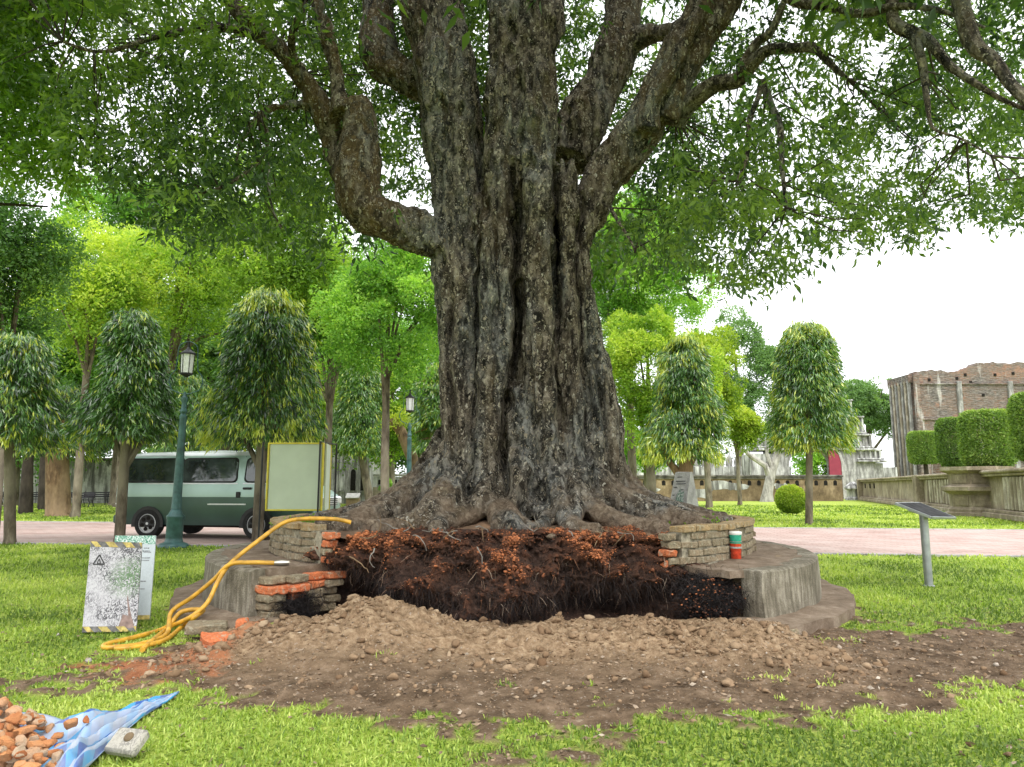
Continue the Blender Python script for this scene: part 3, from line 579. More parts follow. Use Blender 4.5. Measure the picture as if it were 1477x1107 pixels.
# buttress roots: direction a (from the camera side), reach, height where they leave the trunk, thickness
roots = [(-80, 2.85, 1.4, .2), (-57, 2.9, 1.45, .22), (-38, 2.7, 1.5, .19), (-21, 2.35, 1.4, .14), (-4, 2.2, 1.35, .2), (9, 2.0, 1.2, .1), (20, 2.4, 1.55, .17), (36, 2.55, 1.4, .15), (50, 2.75, 1.5, .21), (68, 2.75, 1.4, .2), (86, 2.7, 1.35, .18), (105, 2.7, 1.6, .25), (140, 2.6, 1.6, .26), (180, 2.7, 1.6, .26), (220, 2.7, 1.6, .25), (255, 2.7, 1.6, .26)]
for i, (a, reach, z1, th) in enumerate(roots):
    P = []; r_ = []; a = R(a); wob = random.uniform(-.25, .25)
    for k in range(14):
        t = k/13; rad = .75+(reach-.75)*t; zz = .84+(z1+.25-.84)*(1-t)**2.2+.02*math.sin(5*t+i); aa_ = a+wob*t*t*.5+.06*math.sin(7*t+i*2)
        P.append((.1+rad*math.sin(aa_)*1.0, CY-rad*math.cos(aa_)*.93, zz)); r_.append(1.4*th*(1-.62*t)*(1+.18*math.sin(9*t+i*1.7))+.015)
    tm.tube(P, r_, 10)
    if i % 2 == 0 and abs(a) < 1.8:      # side rootlet
        q = P[7]; da = random.choice((-.25, .28)); P2 = []; r2 = []
        for k in range(8):
            t = k/7; rad = (.75+(reach-.75)*7/13)+t*.9; P2.append((.1+rad*math.sin(a+da*t), CY-rad*math.cos(a+da*t)*.93, q[2]-(q[2]-.80)*min(1, t*1.6))); r2.append(th*.45*(1-.8*t)+.01)
        tm.tube(P2, r2, 8)
tmp = tm.build('tmp_trunk', M['bark_big'])
def remesh(o, vox, smooth=2):
    m = o.modifiers.new('r', 'REMESH'); m.mode = 'VOXEL'; m.voxel_size = vox
    m = o.modifiers.new('s', 'SMOOTH'); m.iterations = smooth; m.factor = .5
    dg = bpy.context.evaluated_depsgraph_get(); me = bpy.data.meshes.new_from_object(o.evaluated_get(dg)); old = o.data; bpy.data.objects.remove(o); bpy.data.meshes.remove(old)
    return me
me = remesh(tmp, .025, 2)
n = len(me.vertices); v = np.empty(n*3, np.float32); me.vertices.foreach_get('co', v); v = v.reshape(-1, 3).astype(float); nm_ = np.empty(n*3, np.float32); me.vertices.foreach_get('normal', nm_); nm_ = nm_.reshape(-1, 3)
thick = np.clip(.3+1.2*np.exp(-((np.hypot(v[:, 0], v[:, 1]-CY))/1.3)**2), .25, 1)*np.clip(.25+(v[:, 2]-.9)/.8, .25, 1)
ang = np.arctan2(v[:, 0], CY-v[:, 1])
cy_ = np.stack([v[:, 0]*1., v[:, 1], v[:, 2]*.28], 1)
d = .045*fbm(cy_*3.4, 3, 111)+.045*(1-2.4*np.abs(fbm(cy_*8.5, 2, 121)))-.035+.012*fbm(np.stack([v[:, 0], v[:, 1], v[:, 2]*.4], 1)*22, 3, 131)+.03*fbm(v*2.5, 3, 141)
v2 = v+nm_*(d*thick)[:, None]
# deep dark slots as in the photo (really carved in)
for px, py, Yc, rx, rz, dep in ((727, 690, Y_-1., .055, .42, .4), (744, 470, Y_-.9, .05, .6, .25), (745, 310, Y_-.8, .05, .22, .25), (690, 190, Y_-.55, .06, .35, .3), (776, 612, Y_-1., .03, .08, .12), (560, 690, Y_, .01, .01, 0), (850, 560, Y_-.9, .045, .7, .18), (805, 400, Y_-.9, .035, .5, .16), (675, 520, Y_-.9, .04, .8, .12), (960, 125, Y_-1., .07, .0, 0), (815, 230, Y_-.75, .03, .12, .15)):
    c = at(px, py, Yc)
    if dep: v2[:, 1] += dep*np.exp(-((v[:, 0]-c[0]-.03*np.sin(v[:, 2]*6))/rx)**2-((v[:, 2]-c[2])/rz)**2)*(v[:, 1] < CY-.3)
# long furrows between the stems
for w__, dep, line in ((.045, .34, [(742, 210), (748, 300), (744, 400), (750, 480), (738, 540), (727, 600), (722, 700), (724, 760)]), (.04, .26, [(690, 195), (692, 300), (684, 420), (686, 560), (684, 660), (676, 750)]), (.04, .3, [(803, 220), (802, 330), (806, 460), (812, 600), (818, 700), (822, 760)]), (.035, .22, [(842, 260), (836, 360), (842, 480), (850, 600), (862, 740)]), (.03, .16, [(766, 560), (772, 640), (774, 740)]), (.03, .14, [(716, 300), (718, 400), (716, 520)]), (.035, .2, [(648, 420), (650, 520), (655, 620), (650, 720)]), (.035, .2, [(868, 520), (878, 620), (892, 720)])):
    L3 = np.array([at(px, py, Y_-.9) for px, py in line])[::-1]; xl_ = np.interp(v[:, 2], L3[:, 2], L3[:, 0])+.035*vn(np.stack([v[:, 2]*3, 0*ang, 0*ang], 1), 5); g_ = np.exp(-((v[:, 0]-xl_)/w__)**2)*np.clip((v[:, 2]-L3[0, 2])/.3, 0, 1)*np.clip((L3[-1, 2]-v[:, 2])/.3, 0, 1)*(v[:, 1] < CY-.25)
    v2[:, 1] += dep*g_*(.6+.5*vn(v*[0, 0, 1.7], 8)); d = d-.12*g_
rad_ = np.hypot(v[:, 0]-.1, v[:, 1]-CY); soilz = np.clip(np.maximum((1.0+.3*fbm(v*2.2, 3, 151)-v[:, 2])/.2, np.clip((rad_-1.3)/.35, 0, 1)*(v[:, 2] < 2)*(.45+.9*fbm(v*4, 3, 155))), 0, .92)
v2 -= np.array([0, CY, 0]); ridge = np.clip(.5+d/.16, 0, 1); at_ = me.attributes.new('ridge', 'FLOAT', 'POINT'); at_.data.foreach_set('value', ridge.astype(np.float32))
me.vertices.foreach_set('co', v2.astype(np.float32).ravel()); at_ = me.attributes.new('soil', 'FLOAT', 'POINT'); at_.data.foreach_set('value', np.clip(soilz, 0, 1).astype(np.float32)); me.update()
at_ = me.attributes.new('warm', 'FLOAT', 'POINT'); at_.data.foreach_set('value', np.clip((-1.15-v[:, 0])/.4, 0, 1).astype(np.float32)*(v[:, 2] > 3)+np.clip((v[:, 0]-1.3)/.4, 0, .75).astype(np.float32)*(v[:, 2] > 4)); me.materials.clear()
tr = link('trunk', me, M['bark_big'], BT, True)
print('trunk verts', n)
# thinner boughs, each its own part
BO = []
def bough(pts, n=8, noise_=.1):
    mb = MB(); o = stroke(mb, pts, n, 5, noise_); BO.append(o); mb.build('bough', M['bark_big'], BT, True)
bough([(975, 170, 22, Y_-.4), (991, 152, 18, Y_-.6), (1031, 122, 13, Y_-.9), (1064, 116, 13, Y_-1.1), (1088, 88, 12, Y_-1.3), (1110, 72, 9, Y_-1.4), (1145, 70, 8, Y_-1.6), (1174, 69, 7, Y_-1.8), (1194, 89, 5, Y_-2), (1222, 114, 3, Y_-2.2)])
bough([(1068, 98, 8, Y_-1.1), (1092, 62, 8, Y_-1.2), (1113, 44, 7, Y_-1.3), (1140, -20, 5, Y_-1.5), (1170, -90, 3, Y_-1.6)])
bough([(1098, 118, 6, Y_-1.3), (1094, 140, 4, Y_-1.4), (1081, 175, 4, Y_-1.5), (1077, 228, 3, Y_-1.6), (1062, 262, 1.5, Y_-1.7)])
bough([(1100, 118, 6, Y_-1.3), (1112, 150, 5, Y_-1.5), (1125, 185, 5, Y_-1.7), (1128, 240, 4, Y_-1.8), (1134, 300, 2.5, Y_-1.9)])
bough([(1090, -80, 16, Y_-1), (1133, -5, 8, Y_-1.8), (1194, 10, 7, Y_-2.2), (1243, 20, 7, Y_-2.5), (1290, 10, 6, Y_-2.8), (1350, 14, 4, Y_-3.1), (1420, 40, 2.5, Y_-3.4)])
bough([(1288, -70, 10, Y_-2.5), (1287, 0, 9, Y_-2.7), (1292, 36, 9, Y_-2.8), (1336, 57, 8, Y_-3), (1369, 94, 7, Y_-3.2), (1412, 124, 5, Y_-3.4), (1450, 146, 4, Y_-3.5), (1480, 158, 3, Y_-3.6)])
bough([(1312, 42, 7, Y_-2.9), (1326, 75, 6, Y_-3), (1333, 110, 5, Y_-3), (1338, 150, 4, Y_-3.1), (1346, 185, 2.5, Y_-3.2), (1385, 200, 2, Y_-3.2), (1430, 225, 1.5, Y_-3.3)])
bough([(1375, -60, 14, Y_-3.4), (1386, 5, 13, Y_-3.5), (1405, 65, 12, Y_-3.6), (1434, 88, 10, Y_-3.7), (1458, 122, 9, Y_-3.8), (1500, 160, 8, Y_-4)])
bough([(1140, -200, 20, Y_-1.3), (1250, -150, 16, Y_-2.2), (1375, -62, 13, Y_-3.4)])
bough([(1225, -160, 12, Y_-2.0), (1270, -110, 10, Y_-2.4), (1288, -68, 9, Y_-2.5)])
bough([(880, 300, 4, Y_-.6), (895, 325, 3, Y_-.8), (912, 352, 2, Y_-1), (916, 365, 1.2, Y_-1)])
bough([(379, 163, 5, Y_-.9), (385, 215, 3, Y_-1.2), (360, 245, 3, Y_-1.3), (325, 268, 2.5, Y_-1.4), (285, 280, 1.5, Y_-1.5)])
bough([(387, 235, 2.5, Y_-1.2), (390, 290, 2, Y_-1.3), (405, 330, 1.2, Y_-1.3)])
bough([(400, 68, 8, Y_-.9), (330, 40, 6, Y_-1.3), (240, 50, 4.5, Y_-1.8), (150, 75, 3, Y_-2.2), (90, 60, 2, Y_-2.4)])
bough([(432, 108, 8, Y_-.8), (420, 60, 6, Y_-1.2), (440, 0, 5, Y_-1.6), (450, -70, 4, Y_-2)])
bough([(560, -300, 26, Y_+.5), (420, -380, 20, Y_-.5), (250, -400, 14, Y_-1.5), (60, -380, 8, Y_-2.5)])
bough([(715, -150, 16, Y_), (730, -260, 14, Y_-1.5), (740, -330, 10, Y_-3), (760, -300, 6, Y_-4.2)])
bough([(800, -420, 16, Y_+.2), (930, -480, 14, Y_-.8), (1080, -500, 9, Y_-2)])
# ---- crown: sprays of leaves through a real volume, lowest tier defined by the drooping branch ends
CAN = [(-60, -20, 1545, 60), ]
def canopy_density(px, py):
    """how thickly the visible lower tier hangs (0..1)"""
    n = fbm(np.stack([px*.011, py*.014, 0*px], 1), 3, 201)
    low = np.interp(px, [60, 100, 180, 260, 330, 400, 470, 520, 600, 660], [150, 250, 305, 350, 360, 355, 345, 325, 290, 240])
    lowr = np.interp(px, [830, 880, 930, 1000, 1040, 1080, 1120, 1200, 1250, 1300, 1360, 1420, 1500], [240, 300, 370, 385, 400, 395, 405, 415, 375, 355, 300, 315, 340])
    L = np.where(px < 740, low, lowr)+n*45
    d = np.clip((L-py)/28, 0, 1)
    d *= np.clip(.97+.9*n, .25, 1)*np.where(px < 740, 1-.35*np.clip((py-170)/120, 0, 1), np.clip(.8+1.3*fbm(np.stack([px*.02, py*.025, 0*px], 1), 3, 207), .12, 1))
    for gx_, gy_, rx, ry, s_ in ((85, 60, 42, 45, .95), (150, 155, 32, 18, .95), (100, 235, 35, 18, .9), (375, 245, 22, 16, .8), (1240, 145, 25, 22, .9), (1020, 195, 30, 20, .7), (960, 12, 40, 18, .95), (1050, 350, 35, 25, .75), (1060, 250, 30, 40, .5), (1150, 330, 40, 30, .55), (1440, 230, 25, 25, .8), (300, 230, 35, 15, .5), (420, 40, 14, 10, .5), (400, 245, 50, 12, .6), (1290, 170, 60, 30, .45), (1395, 290, 60, 18, .7), (1330, 250, 30, 30, .35), (430, 95, 20, 15, .5), (575, 170, 22, 40, .2), (985, 420, 25, 30, .6)):
        d *= 1-s_*np.exp(-((px-gx_)/rx)**2-((py-gy_)/ry)**2)
    return d
def sprays(n, py0, py1, Y0, Y1, px0, px1):
    px = rng.uniform(px0, px1, n); py = rng.uniform(py0, py1, n); k = rng.uniform(0, 1, n) < canopy_density(px, py); px, py = px[k], py[k]
    u = rng.uniform(0, 1, len(px)); side = np.abs(px-740)/740
    Yv = Y0+(Y1-Y0)*u
    k2 = ~((np.abs(px-720) < 140) & (Yv < Y_-.2))      # nothing hangs in front of the trunk and limbs
    for lx, ly, lr, lY in LIMB: k2 &= ~((np.hypot(px-lx, py-ly) < lr+16) & (Yv < lY+.15) & (rng.uniform(0, 1, len(px)) < .93))
    px, py, Yv = px[k2], py[k2], Yv[k2]
    return np.array([at(a, b, c) for a, b, c in zip(px, py, Yv)])
def spray_leaves(C, m, rad, L, W, seed_t, gap=0):
    n = len(C); dirs = unit(rng.normal(size=(n, 3))*[1, 1, .35]+[0, 0, -.35])      # each spray is a short drooping twig with leaves on both sides
    tt = rng.uniform(0, 1, (n, m)); P = C[:, None, :]+dirs[:, None, :]*tt[..., None]*rad+rng.normal(size=(n, m, 3))*rad*.12
    P[..., 2] -= tt**2*rad*.35
    D = dirs[:, None, :]*.55+rng.normal(size=(n, m, 3))*.55+np.array([0, 0, -.35])
    tint = np.repeat(seed_t, m)+rng.normal(0, .16, n*m)
    return P.reshape(-1, 3), D.reshape(-1, 3), L*rng.uniform(.7, 1.25, n*m), W*rng.uniform(.75, 1.2, n*m), tint
LIMB = []
for o_ in list(ST.values())+BO:
    for q in o_[::2]:
        if q[1] > 1 and q[3] > .05:
            vv_ = (q[2]-H)/q[1]; t_ = math.tan(math.atan(vv_)-TH); dc = q[1]*math.cos(TH)+(q[2]-H)*math.sin(TH); LIMB.append((738.5+FPX*q[0]/dc, 553.5-FPX*t_, q[3]*FPX/dc, q[1]))
C1 = np.concatenate([sprays(24000, -60, 440, 7.0, 12.5, -80, 1560), sprays(4500, -60, 330, 10.2, 13.5, 420, 1080)]); C1 = C1[fbm(C1*1.5, 2, 219) > -.3]; print('sprays', len(C1))
# pull some sprays closer to the boughs so the tiers read as layers
t1 = .5+.5*fbm(C1*.9, 3, 211)
PL = spray_leaves(C1, 14, .33, .108, .037, t1)
# upper crown beyond the frame: coarser, shades the trunk
nu = 8000; aa = rng.uniform(0, 2*PI, nu); rr = 8.*np.sqrt(rng.uniform(0, 1, nu)); zz = rng.uniform(0, 1, nu)
CU = np.stack([rr*np.cos(aa)*1.05, CY+rr*np.sin(aa)*.85-.3, 6.2+6.8*zz*np.sqrt(np.clip(1-(rr/8.4)**2, 0, 1))+.3*rr*0], 1)
v_ = (CU[:, 2]-H)/CU[:, 1]; k = (CU[:, 1] > 1) & (v_ > .78) | (CU[:, 1] < 4.5); k |= CU[:, 1] > 13; CU = CU[k]
CU = CU[(CU[:, 1] > 2.2)]; CU = CU[fbm(CU*.5, 3, 221) > -.25]
PU = spray_leaves(CU, 9, .7, .24, .09, .4+.3*fbm(CU*.6, 2, 231))
leaves('crown', *[np.concatenate([a, b]) for a, b in zip(PL, PU)], M['leaf_big'], BT, .2)
tw = MB()
# twigs through the visible tier
k = rng.permutation(len(C1))[:700]
for c in C1[k]:
    b = min((o[np.argmin(((o[:, :3]-c)**2).sum(1))][:3] for o in BO), key=lambda q: ((q-c)**2).sum()); dd_ = np.linalg.norm(b-c)
    if dd_ < 2.2:
        mid = (b+c)/2+rng.normal(size=3)*.12*dd_+[0, 0, .1]; tw.tube([b, mid, c], [.012, .008, .003], 4, 0, False)
props(tw.build('twigs', M['bark_dark'], BT, False, False), kind='stuff')
# ---- root mass laid bare by the digging
na, nt = 420, 150; A_ = np.linspace(R(-41.5), R(43), na); T_ = np.linspace(0, 1, nt); AA, TT = np.meshgrid(A_, T_); a = AA.ravel(); t = TT.ravel()
r = np.interp(t, [0, .12, .3, .5, .65, .8, 1], [2.1, 2.36, 2.62, 2.84, 2.98, 3.05, 3.08]); z = np.interp(t, [0, .12, .3, .5, .65, .8, 1], [.86, .80, .70, .54, .38, .2, -.08])
side = np.clip((np.abs(a+R(1.5))-R(29))/R(7), 0, 1)*np.clip((t-.25)/.3, 0, 1)
P = np.stack([r*np.sin(a), CY-r*np.cos(a), z], 1); big = fbm(P*2.6, 3, 301); mid_ = fbm(P*8, 4, 311); fine_ = fbm(P*28, 3, 321)
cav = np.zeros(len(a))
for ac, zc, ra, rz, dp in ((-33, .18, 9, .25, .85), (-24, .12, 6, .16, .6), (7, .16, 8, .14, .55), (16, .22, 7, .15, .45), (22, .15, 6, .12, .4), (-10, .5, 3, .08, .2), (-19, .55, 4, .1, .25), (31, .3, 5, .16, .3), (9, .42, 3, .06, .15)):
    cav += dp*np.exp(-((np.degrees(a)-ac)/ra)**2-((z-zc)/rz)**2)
amp = np.clip(t/.15, .12, 1)
r2 = r+amp*(.22*big+.12*mid_+.04*fine_)-cav*np.clip(1+.4*mid_, .5, 1.4)+.10*np.exp(-((np.degrees(a)+3)/9)**2-((t-.7)/.25)**2)+side*.1+.16*np.clip((-28-np.degrees(a))/8, 0, 1)*np.clip((t-.2)/.2, 0, 1)
P = np.stack([r2*np.sin(a), CY-r2*np.cos(a), z+amp*.05*mid_], 1)
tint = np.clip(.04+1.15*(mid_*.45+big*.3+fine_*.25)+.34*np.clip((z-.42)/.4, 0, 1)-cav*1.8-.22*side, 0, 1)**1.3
ii = (np.arange(nt-1)[:, None]*na+np.arange(na-1)[None]).ravel()
rm = quads('root_mass', P, np.stack([ii, ii+1, ii+na+1, ii+na], 1), M['root_soil'], BT, {'tint': tint}, True)
# crumbs of red rotten brick and bark
k = rng.choice(len(P), 12000, p=(lambda w: w/w.sum())(.02+tint**2*np.clip(1.3-t, .1, 1))); n = len(k); s = np.clip(rng.pareto(3, n)*.006+.004, 0, .022)
rockset('root_crumbs', P[k]+rng.normal(0, .012, (n, 3)), s, np.clip(tint[k]*.8+rng.normal(.2, .22, n), 0, 1), M['crumb'], BT, kind='stuff')
# fibres
def fibres(name, base, dirn, L, w, tint, mat, parent, seg_=5, curl=.5, grav=.35):
    n = len(base); V = np.empty((n, seg_+1, 2, 3)); p = base.copy(); d = unit(dirn); s = unit(np.cross(d, rng.normal(size=(n, 3))))
    for k in range(seg_+1):
        ww = (w*(1-.8*k/seg_))[:, None]; V[:, k, 0] = p-s*ww/2; V[:, k, 1] = p+s*ww/2
        d = unit(d+curl*rng.normal(size=(n, 3))*.6+np.array([0, 0, -grav])); p = p+d*(L/seg_)[:, None]; p[:, 2] = np.maximum(p[:, 2], .02)
    b = (np.arange(n)*(seg_+1)*2)[:, None, None]; q = np.arange(seg_)[None, :, None]*2; Q = (b+q+np.array([0, 1, 3, 2])[None, None]).reshape(-1, 4)
    o = quads(name, V.reshape(-1, 3), Q, mat, parent, {'tint': np.repeat(tint, (seg_+1)*2)}); o['kind'] = 'stuff'; return o
w_ = .12+1.6*np.clip((t-.3)/.4, 0, 1)+cav*1.2; k = rng.choice(len(P), 17000, p=w_/w_.sum()); n = len(k)
outd = np.stack([np.sin(a[k]), -np.cos(a[k]), 0*k], 1)
tn = np.where(rng.uniform(0, 1, n) < .04, rng.uniform(.85, 1, n), np.clip(rng.beta(1.2, 3, n)*.8+.25*(z[k] > .5), 0, .88))
fibres('root_fibres', P[k]-outd*.02, outd*.8+rng.normal(size=(n, 3))*.5+[0, 0, -.2], rng.uniform(.06, .24, n), rng.uniform(.002, .005, n), tn, M['fibre'], BT)
# black matted roots filling the holes at both sides
for (ac, zc, ra, rzz, n) in ((34.5, .28, 4.6, .15, 7500), (-38, .2, 3.5, .1, 2600)):
    aa = R(ac)+R(ra)*rng.normal(size=n)*.6; zz = zc+rzz*rng.normal(size=n)*.6; zz = np.clip(zz, .06, .47); rr = 3.38+rng.normal(0, .09, n)-.1*np.abs(zz-zc)/.15
    B = np.stack([rr*np.sin(aa), CY-rr*np.cos(aa), zz], 1); D = rng.normal(size=(n, 3)); D[:, 1] -= .5
    fibres('matted_roots', B, D, rng.uniform(.08, .22, n), rng.uniform(.003, .007, n), np.clip(rng.beta(1, 5, n)*.5, 0, 1), M['fibre'], BT, 5, .9, .15)
n = 500; aa = R(33)+R(2.6)*rng.normal(size=n); zz = np.clip(.28+.09*rng.normal(size=n), .1, .46); rr = 3.42+rng.normal(0, .06, n)
rockset('root_crumbs', np.stack([rr*np.sin(aa), CY-rr*np.cos(aa), zz], 1), rng.uniform(.004, .014, n), rng.beta(1.5, 1.5, n), M['crumb'], BT, kind='stuff')
# loose pale roots and sticks across the soil, as in the photo
for i in range(26):
    aa = R(random.uniform(-34, 30)); rr = random.uniform(2.2, 3.05); zz = np.interp(rr, [2.1, 2.45, 2.8, 3.05], [.9, .86, .80, .62]); P0 = np.array(arc(rr, aa, zz)); mb = MB(); q = P0.copy(); d_ = np.array([random.uniform(-1, 1), -.3, random.uniform(-.25, .1)]); pts = []
    for k in range(7): pts.append(q.copy()); d_ = unit(d_+rng.normal(size=3)*.35); q = q+d_*random.uniform(.03, .06); q[2] = max(q[2], .1)
    mb.tube(pts, [.007*(1-.1*k) for k in range(7)], 5); mb.build('root', M['wood_grey' if i % 2 else 'bark_brown'], BT, True)
# ================================================================ MAST TREES (weeping narrow-leaved trees clipped to blunt cones)
def mast(label, px, base_py, bot_py, top_py, hwb, hwt, Yv=None, n=5200, trunk_px=9, yel=.25, lean=0, group='weeping trees clipped to blunt cones', dens=1., bark='bark_mast', fork=False, tone=0.):
    b = gnd(px, base_py) if Yv is None else np.array((at(px, base_py, Yv)[0], Yv, 0.)); Yv = b[1]
    zb = at(px, bot_py, Yv)[2]; zt = at(px, top_py, Yv)[2]; hb = hwb*pm(Yv); ht = hwt*pm(Yv); x0 = at(px+lean, (bot_py+top_py)/2, Yv)[0]
    t = thing('weeping_tree', label, 'tree', b, group); r0 = trunk_px*pm(Yv)
    mb = MB(); P = [(b[0]+(x0-b[0])*k, Yv, zz) for k, zz in ((0, -.05), (.03, .12), (.3, zb*.4), (.8, zb), (1, zb+(zt-zb)*.5), (1, zt-.2))]
    mb.tube(P, [r0*1.35, r0*1.05, r0, r0*.92, r0*.6, r0*.15], 10)
    if fork:
        for s_ in (-1, 1, .4): mb.tube([(b[0], Yv, zb*.7), (b[0]+s_*hb*.25, Yv+.1, zb*.95), (b[0]+s_*hb*.5, Yv+.2*s_, zb*1.25)], [r0*.6, r0*.45, r0*.2], 7)
    for q in range(14):
        a = rng.uniform(0, 2*PI); zz = zb+(zt-zb)*rng.uniform(.05, .8); rr = hb*(1-.4*(zz-zb)/(zt-zb))*.85; mb.tube([(x0, Yv, zz), (x0+math.cos(a)*rr*.5, Yv+math.sin(a)*rr*.5, zz+.1), (x0+math.cos(a)*rr, Yv+math.sin(a)*rr, zz-.15)], [r0*.28, r0*.16, .008], 5)
    mb.build('trunk', M[bark], t, True)
    # hanging leaf tassels on and inside the blunt cone
    n = int(n*3.0*dens); nc = n//9; r0 *= 1.; h = rng.uniform(0, 1, nc)**.9; a = rng.uniform(0, 2*PI, nc); sh = np.where(rng.uniform(0, 1, nc) < .72, rng.uniform(.84, 1.04, nc), rng.uniform(.3, .84, nc))
    prof = .9*(ht+(hb-ht)*(1-h)**1.05); prof = np.where(h > .8, prof*np.sqrt(np.clip(1-((h-.8)/.2)**2*.86, .02, 1)), prof); prof = np.where(h < .08, prof*(.88+.12*h/.08), prof)
    lump = 1+.3*vn(np.stack([np.cos(a)*2.2+px, np.sin(a)*2.2, h*4.5], 1), 3)
    C = np.stack([x0+prof*sh*lump*np.cos(a), Yv+prof*sh*lump*np.sin(a), zb+(zt-zb)*h+.06*rng.normal(size=nc)], 1)
    keep = vn(C*np.array([2.6, 2.6, 2.2])*17/Yv+31, 6) > -.45; tas = rng.uniform(0, 1, nc) < .05; C[tas, :2] = (C[tas, :2]-[x0, Yv])*1.1+[x0, Yv]; C[tas, 2] -= .08*(h[tas] < .2)
    C, a, h, sh = C[keep], a[keep], h[keep], sh[keep]; nc = len(C)
    out = np.stack([np.cos(a), np.sin(a), 0*a], 1); m = 9
    sc = max(1., Yv/17.)**.45; L = .2*sc; W = .036*sc
    D = (out*.6+np.array([0, 0, -.95]))[:, None, :]+rng.normal(size=(nc, m, 3))*.36
    P = C[:, None, :]+rng.normal(size=(nc, m, 3))*.07*sc
    yl = (rng.uniform(0, 1, nc) < .6*yel*(.3+1.4*np.clip((h-.8)/.2, 0, 1)+1.3*np.clip((.14-h)/.14, 0, 1)+.3)) & (sh > .78) & (rng.uniform(0, 1, nc) < .35+.65*((h < .16) | (h > .82) | (np.abs(np.cos(a)) > .8)))
    ti = np.where(yl, rng.uniform(.65, 1., nc), np.clip(rng.normal(.27+1.4*tone+.12*vn(C*2.2, 9), .16, nc), 0, .66)); ti = np.repeat(ti, m)+rng.normal(0, .1, nc*m)
    D = D.reshape(-1, 3); D[:, 2] -= np.repeat(yl, m)*.6
    leaves('crown', P.reshape(-1, 3), D, L*rng.uniform(.65, 1.2, nc*m), W*rng.uniform(.7, 1.2, nc*m), ti, M['leaf_mast'], t, .2)
    return t
mast('weeping tree at the far left edge, half hidden under bright leaves', 14, 785, 642, 488, 86, 40, trunk_px=7.5, n=6500, lean=4, yel=.4)
mast('weeping tree with grey dusty leaves just left of the green lamp post', 172, 783, 632, 455, 70, 28, trunk_px=7, n=7500, yel=.16, lean=16, fork=True)
mast('weeping tree with yellow fringed top in front of the van and cream board', 371, 782, 636, 424, 84, 42, trunk_px=7.5, n=9500, yel=.8, lean=12, fork=True)
mast('small weeping tree between the parked van and the far lamp post', 535, 735, 653, 527, 40, 26, trunk_px=6, n=8500, yel=.2, lean=-16, tone=.12, group='weeping trees clipped to blunt cones')
mast('pale weeping tree peeking out behind the left side of the huge trunk', 632, 742, 648, 530, 44, 26, Yv=34, trunk_px=14, n=6000, yel=.15, tone=.15, bark='bark_brown')
mast('weeping tree behind the grey stone marker, fringed with yellow tips', 985, 750, 662, 488, 62, 24, Yv=26, trunk_px=11, n=10500, yel=.9, bark='bark_brown', tone=.08, fork=True, lean=4)
mast('tall weeping tree beside the round bush, right of the huge trunk', 1167, 757, 645, 470, 62, 34, trunk_px=5, n=11500, yel=.6, tone=.12, lean=-3)
mast('weeping tree with fat brown trunk near the benches by the stained white wall', 84, 745, 655, 560, 75, 60, trunk_px=16, n=6000, yel=.3, bark='bark_brown', tone=.0)
mast('dark weeping tree behind the green lamp post, over the van roof', 262, 730, 655, 545, 50, 34, Yv=30, trunk_px=6, n=5000, yel=.15, tone=.05)
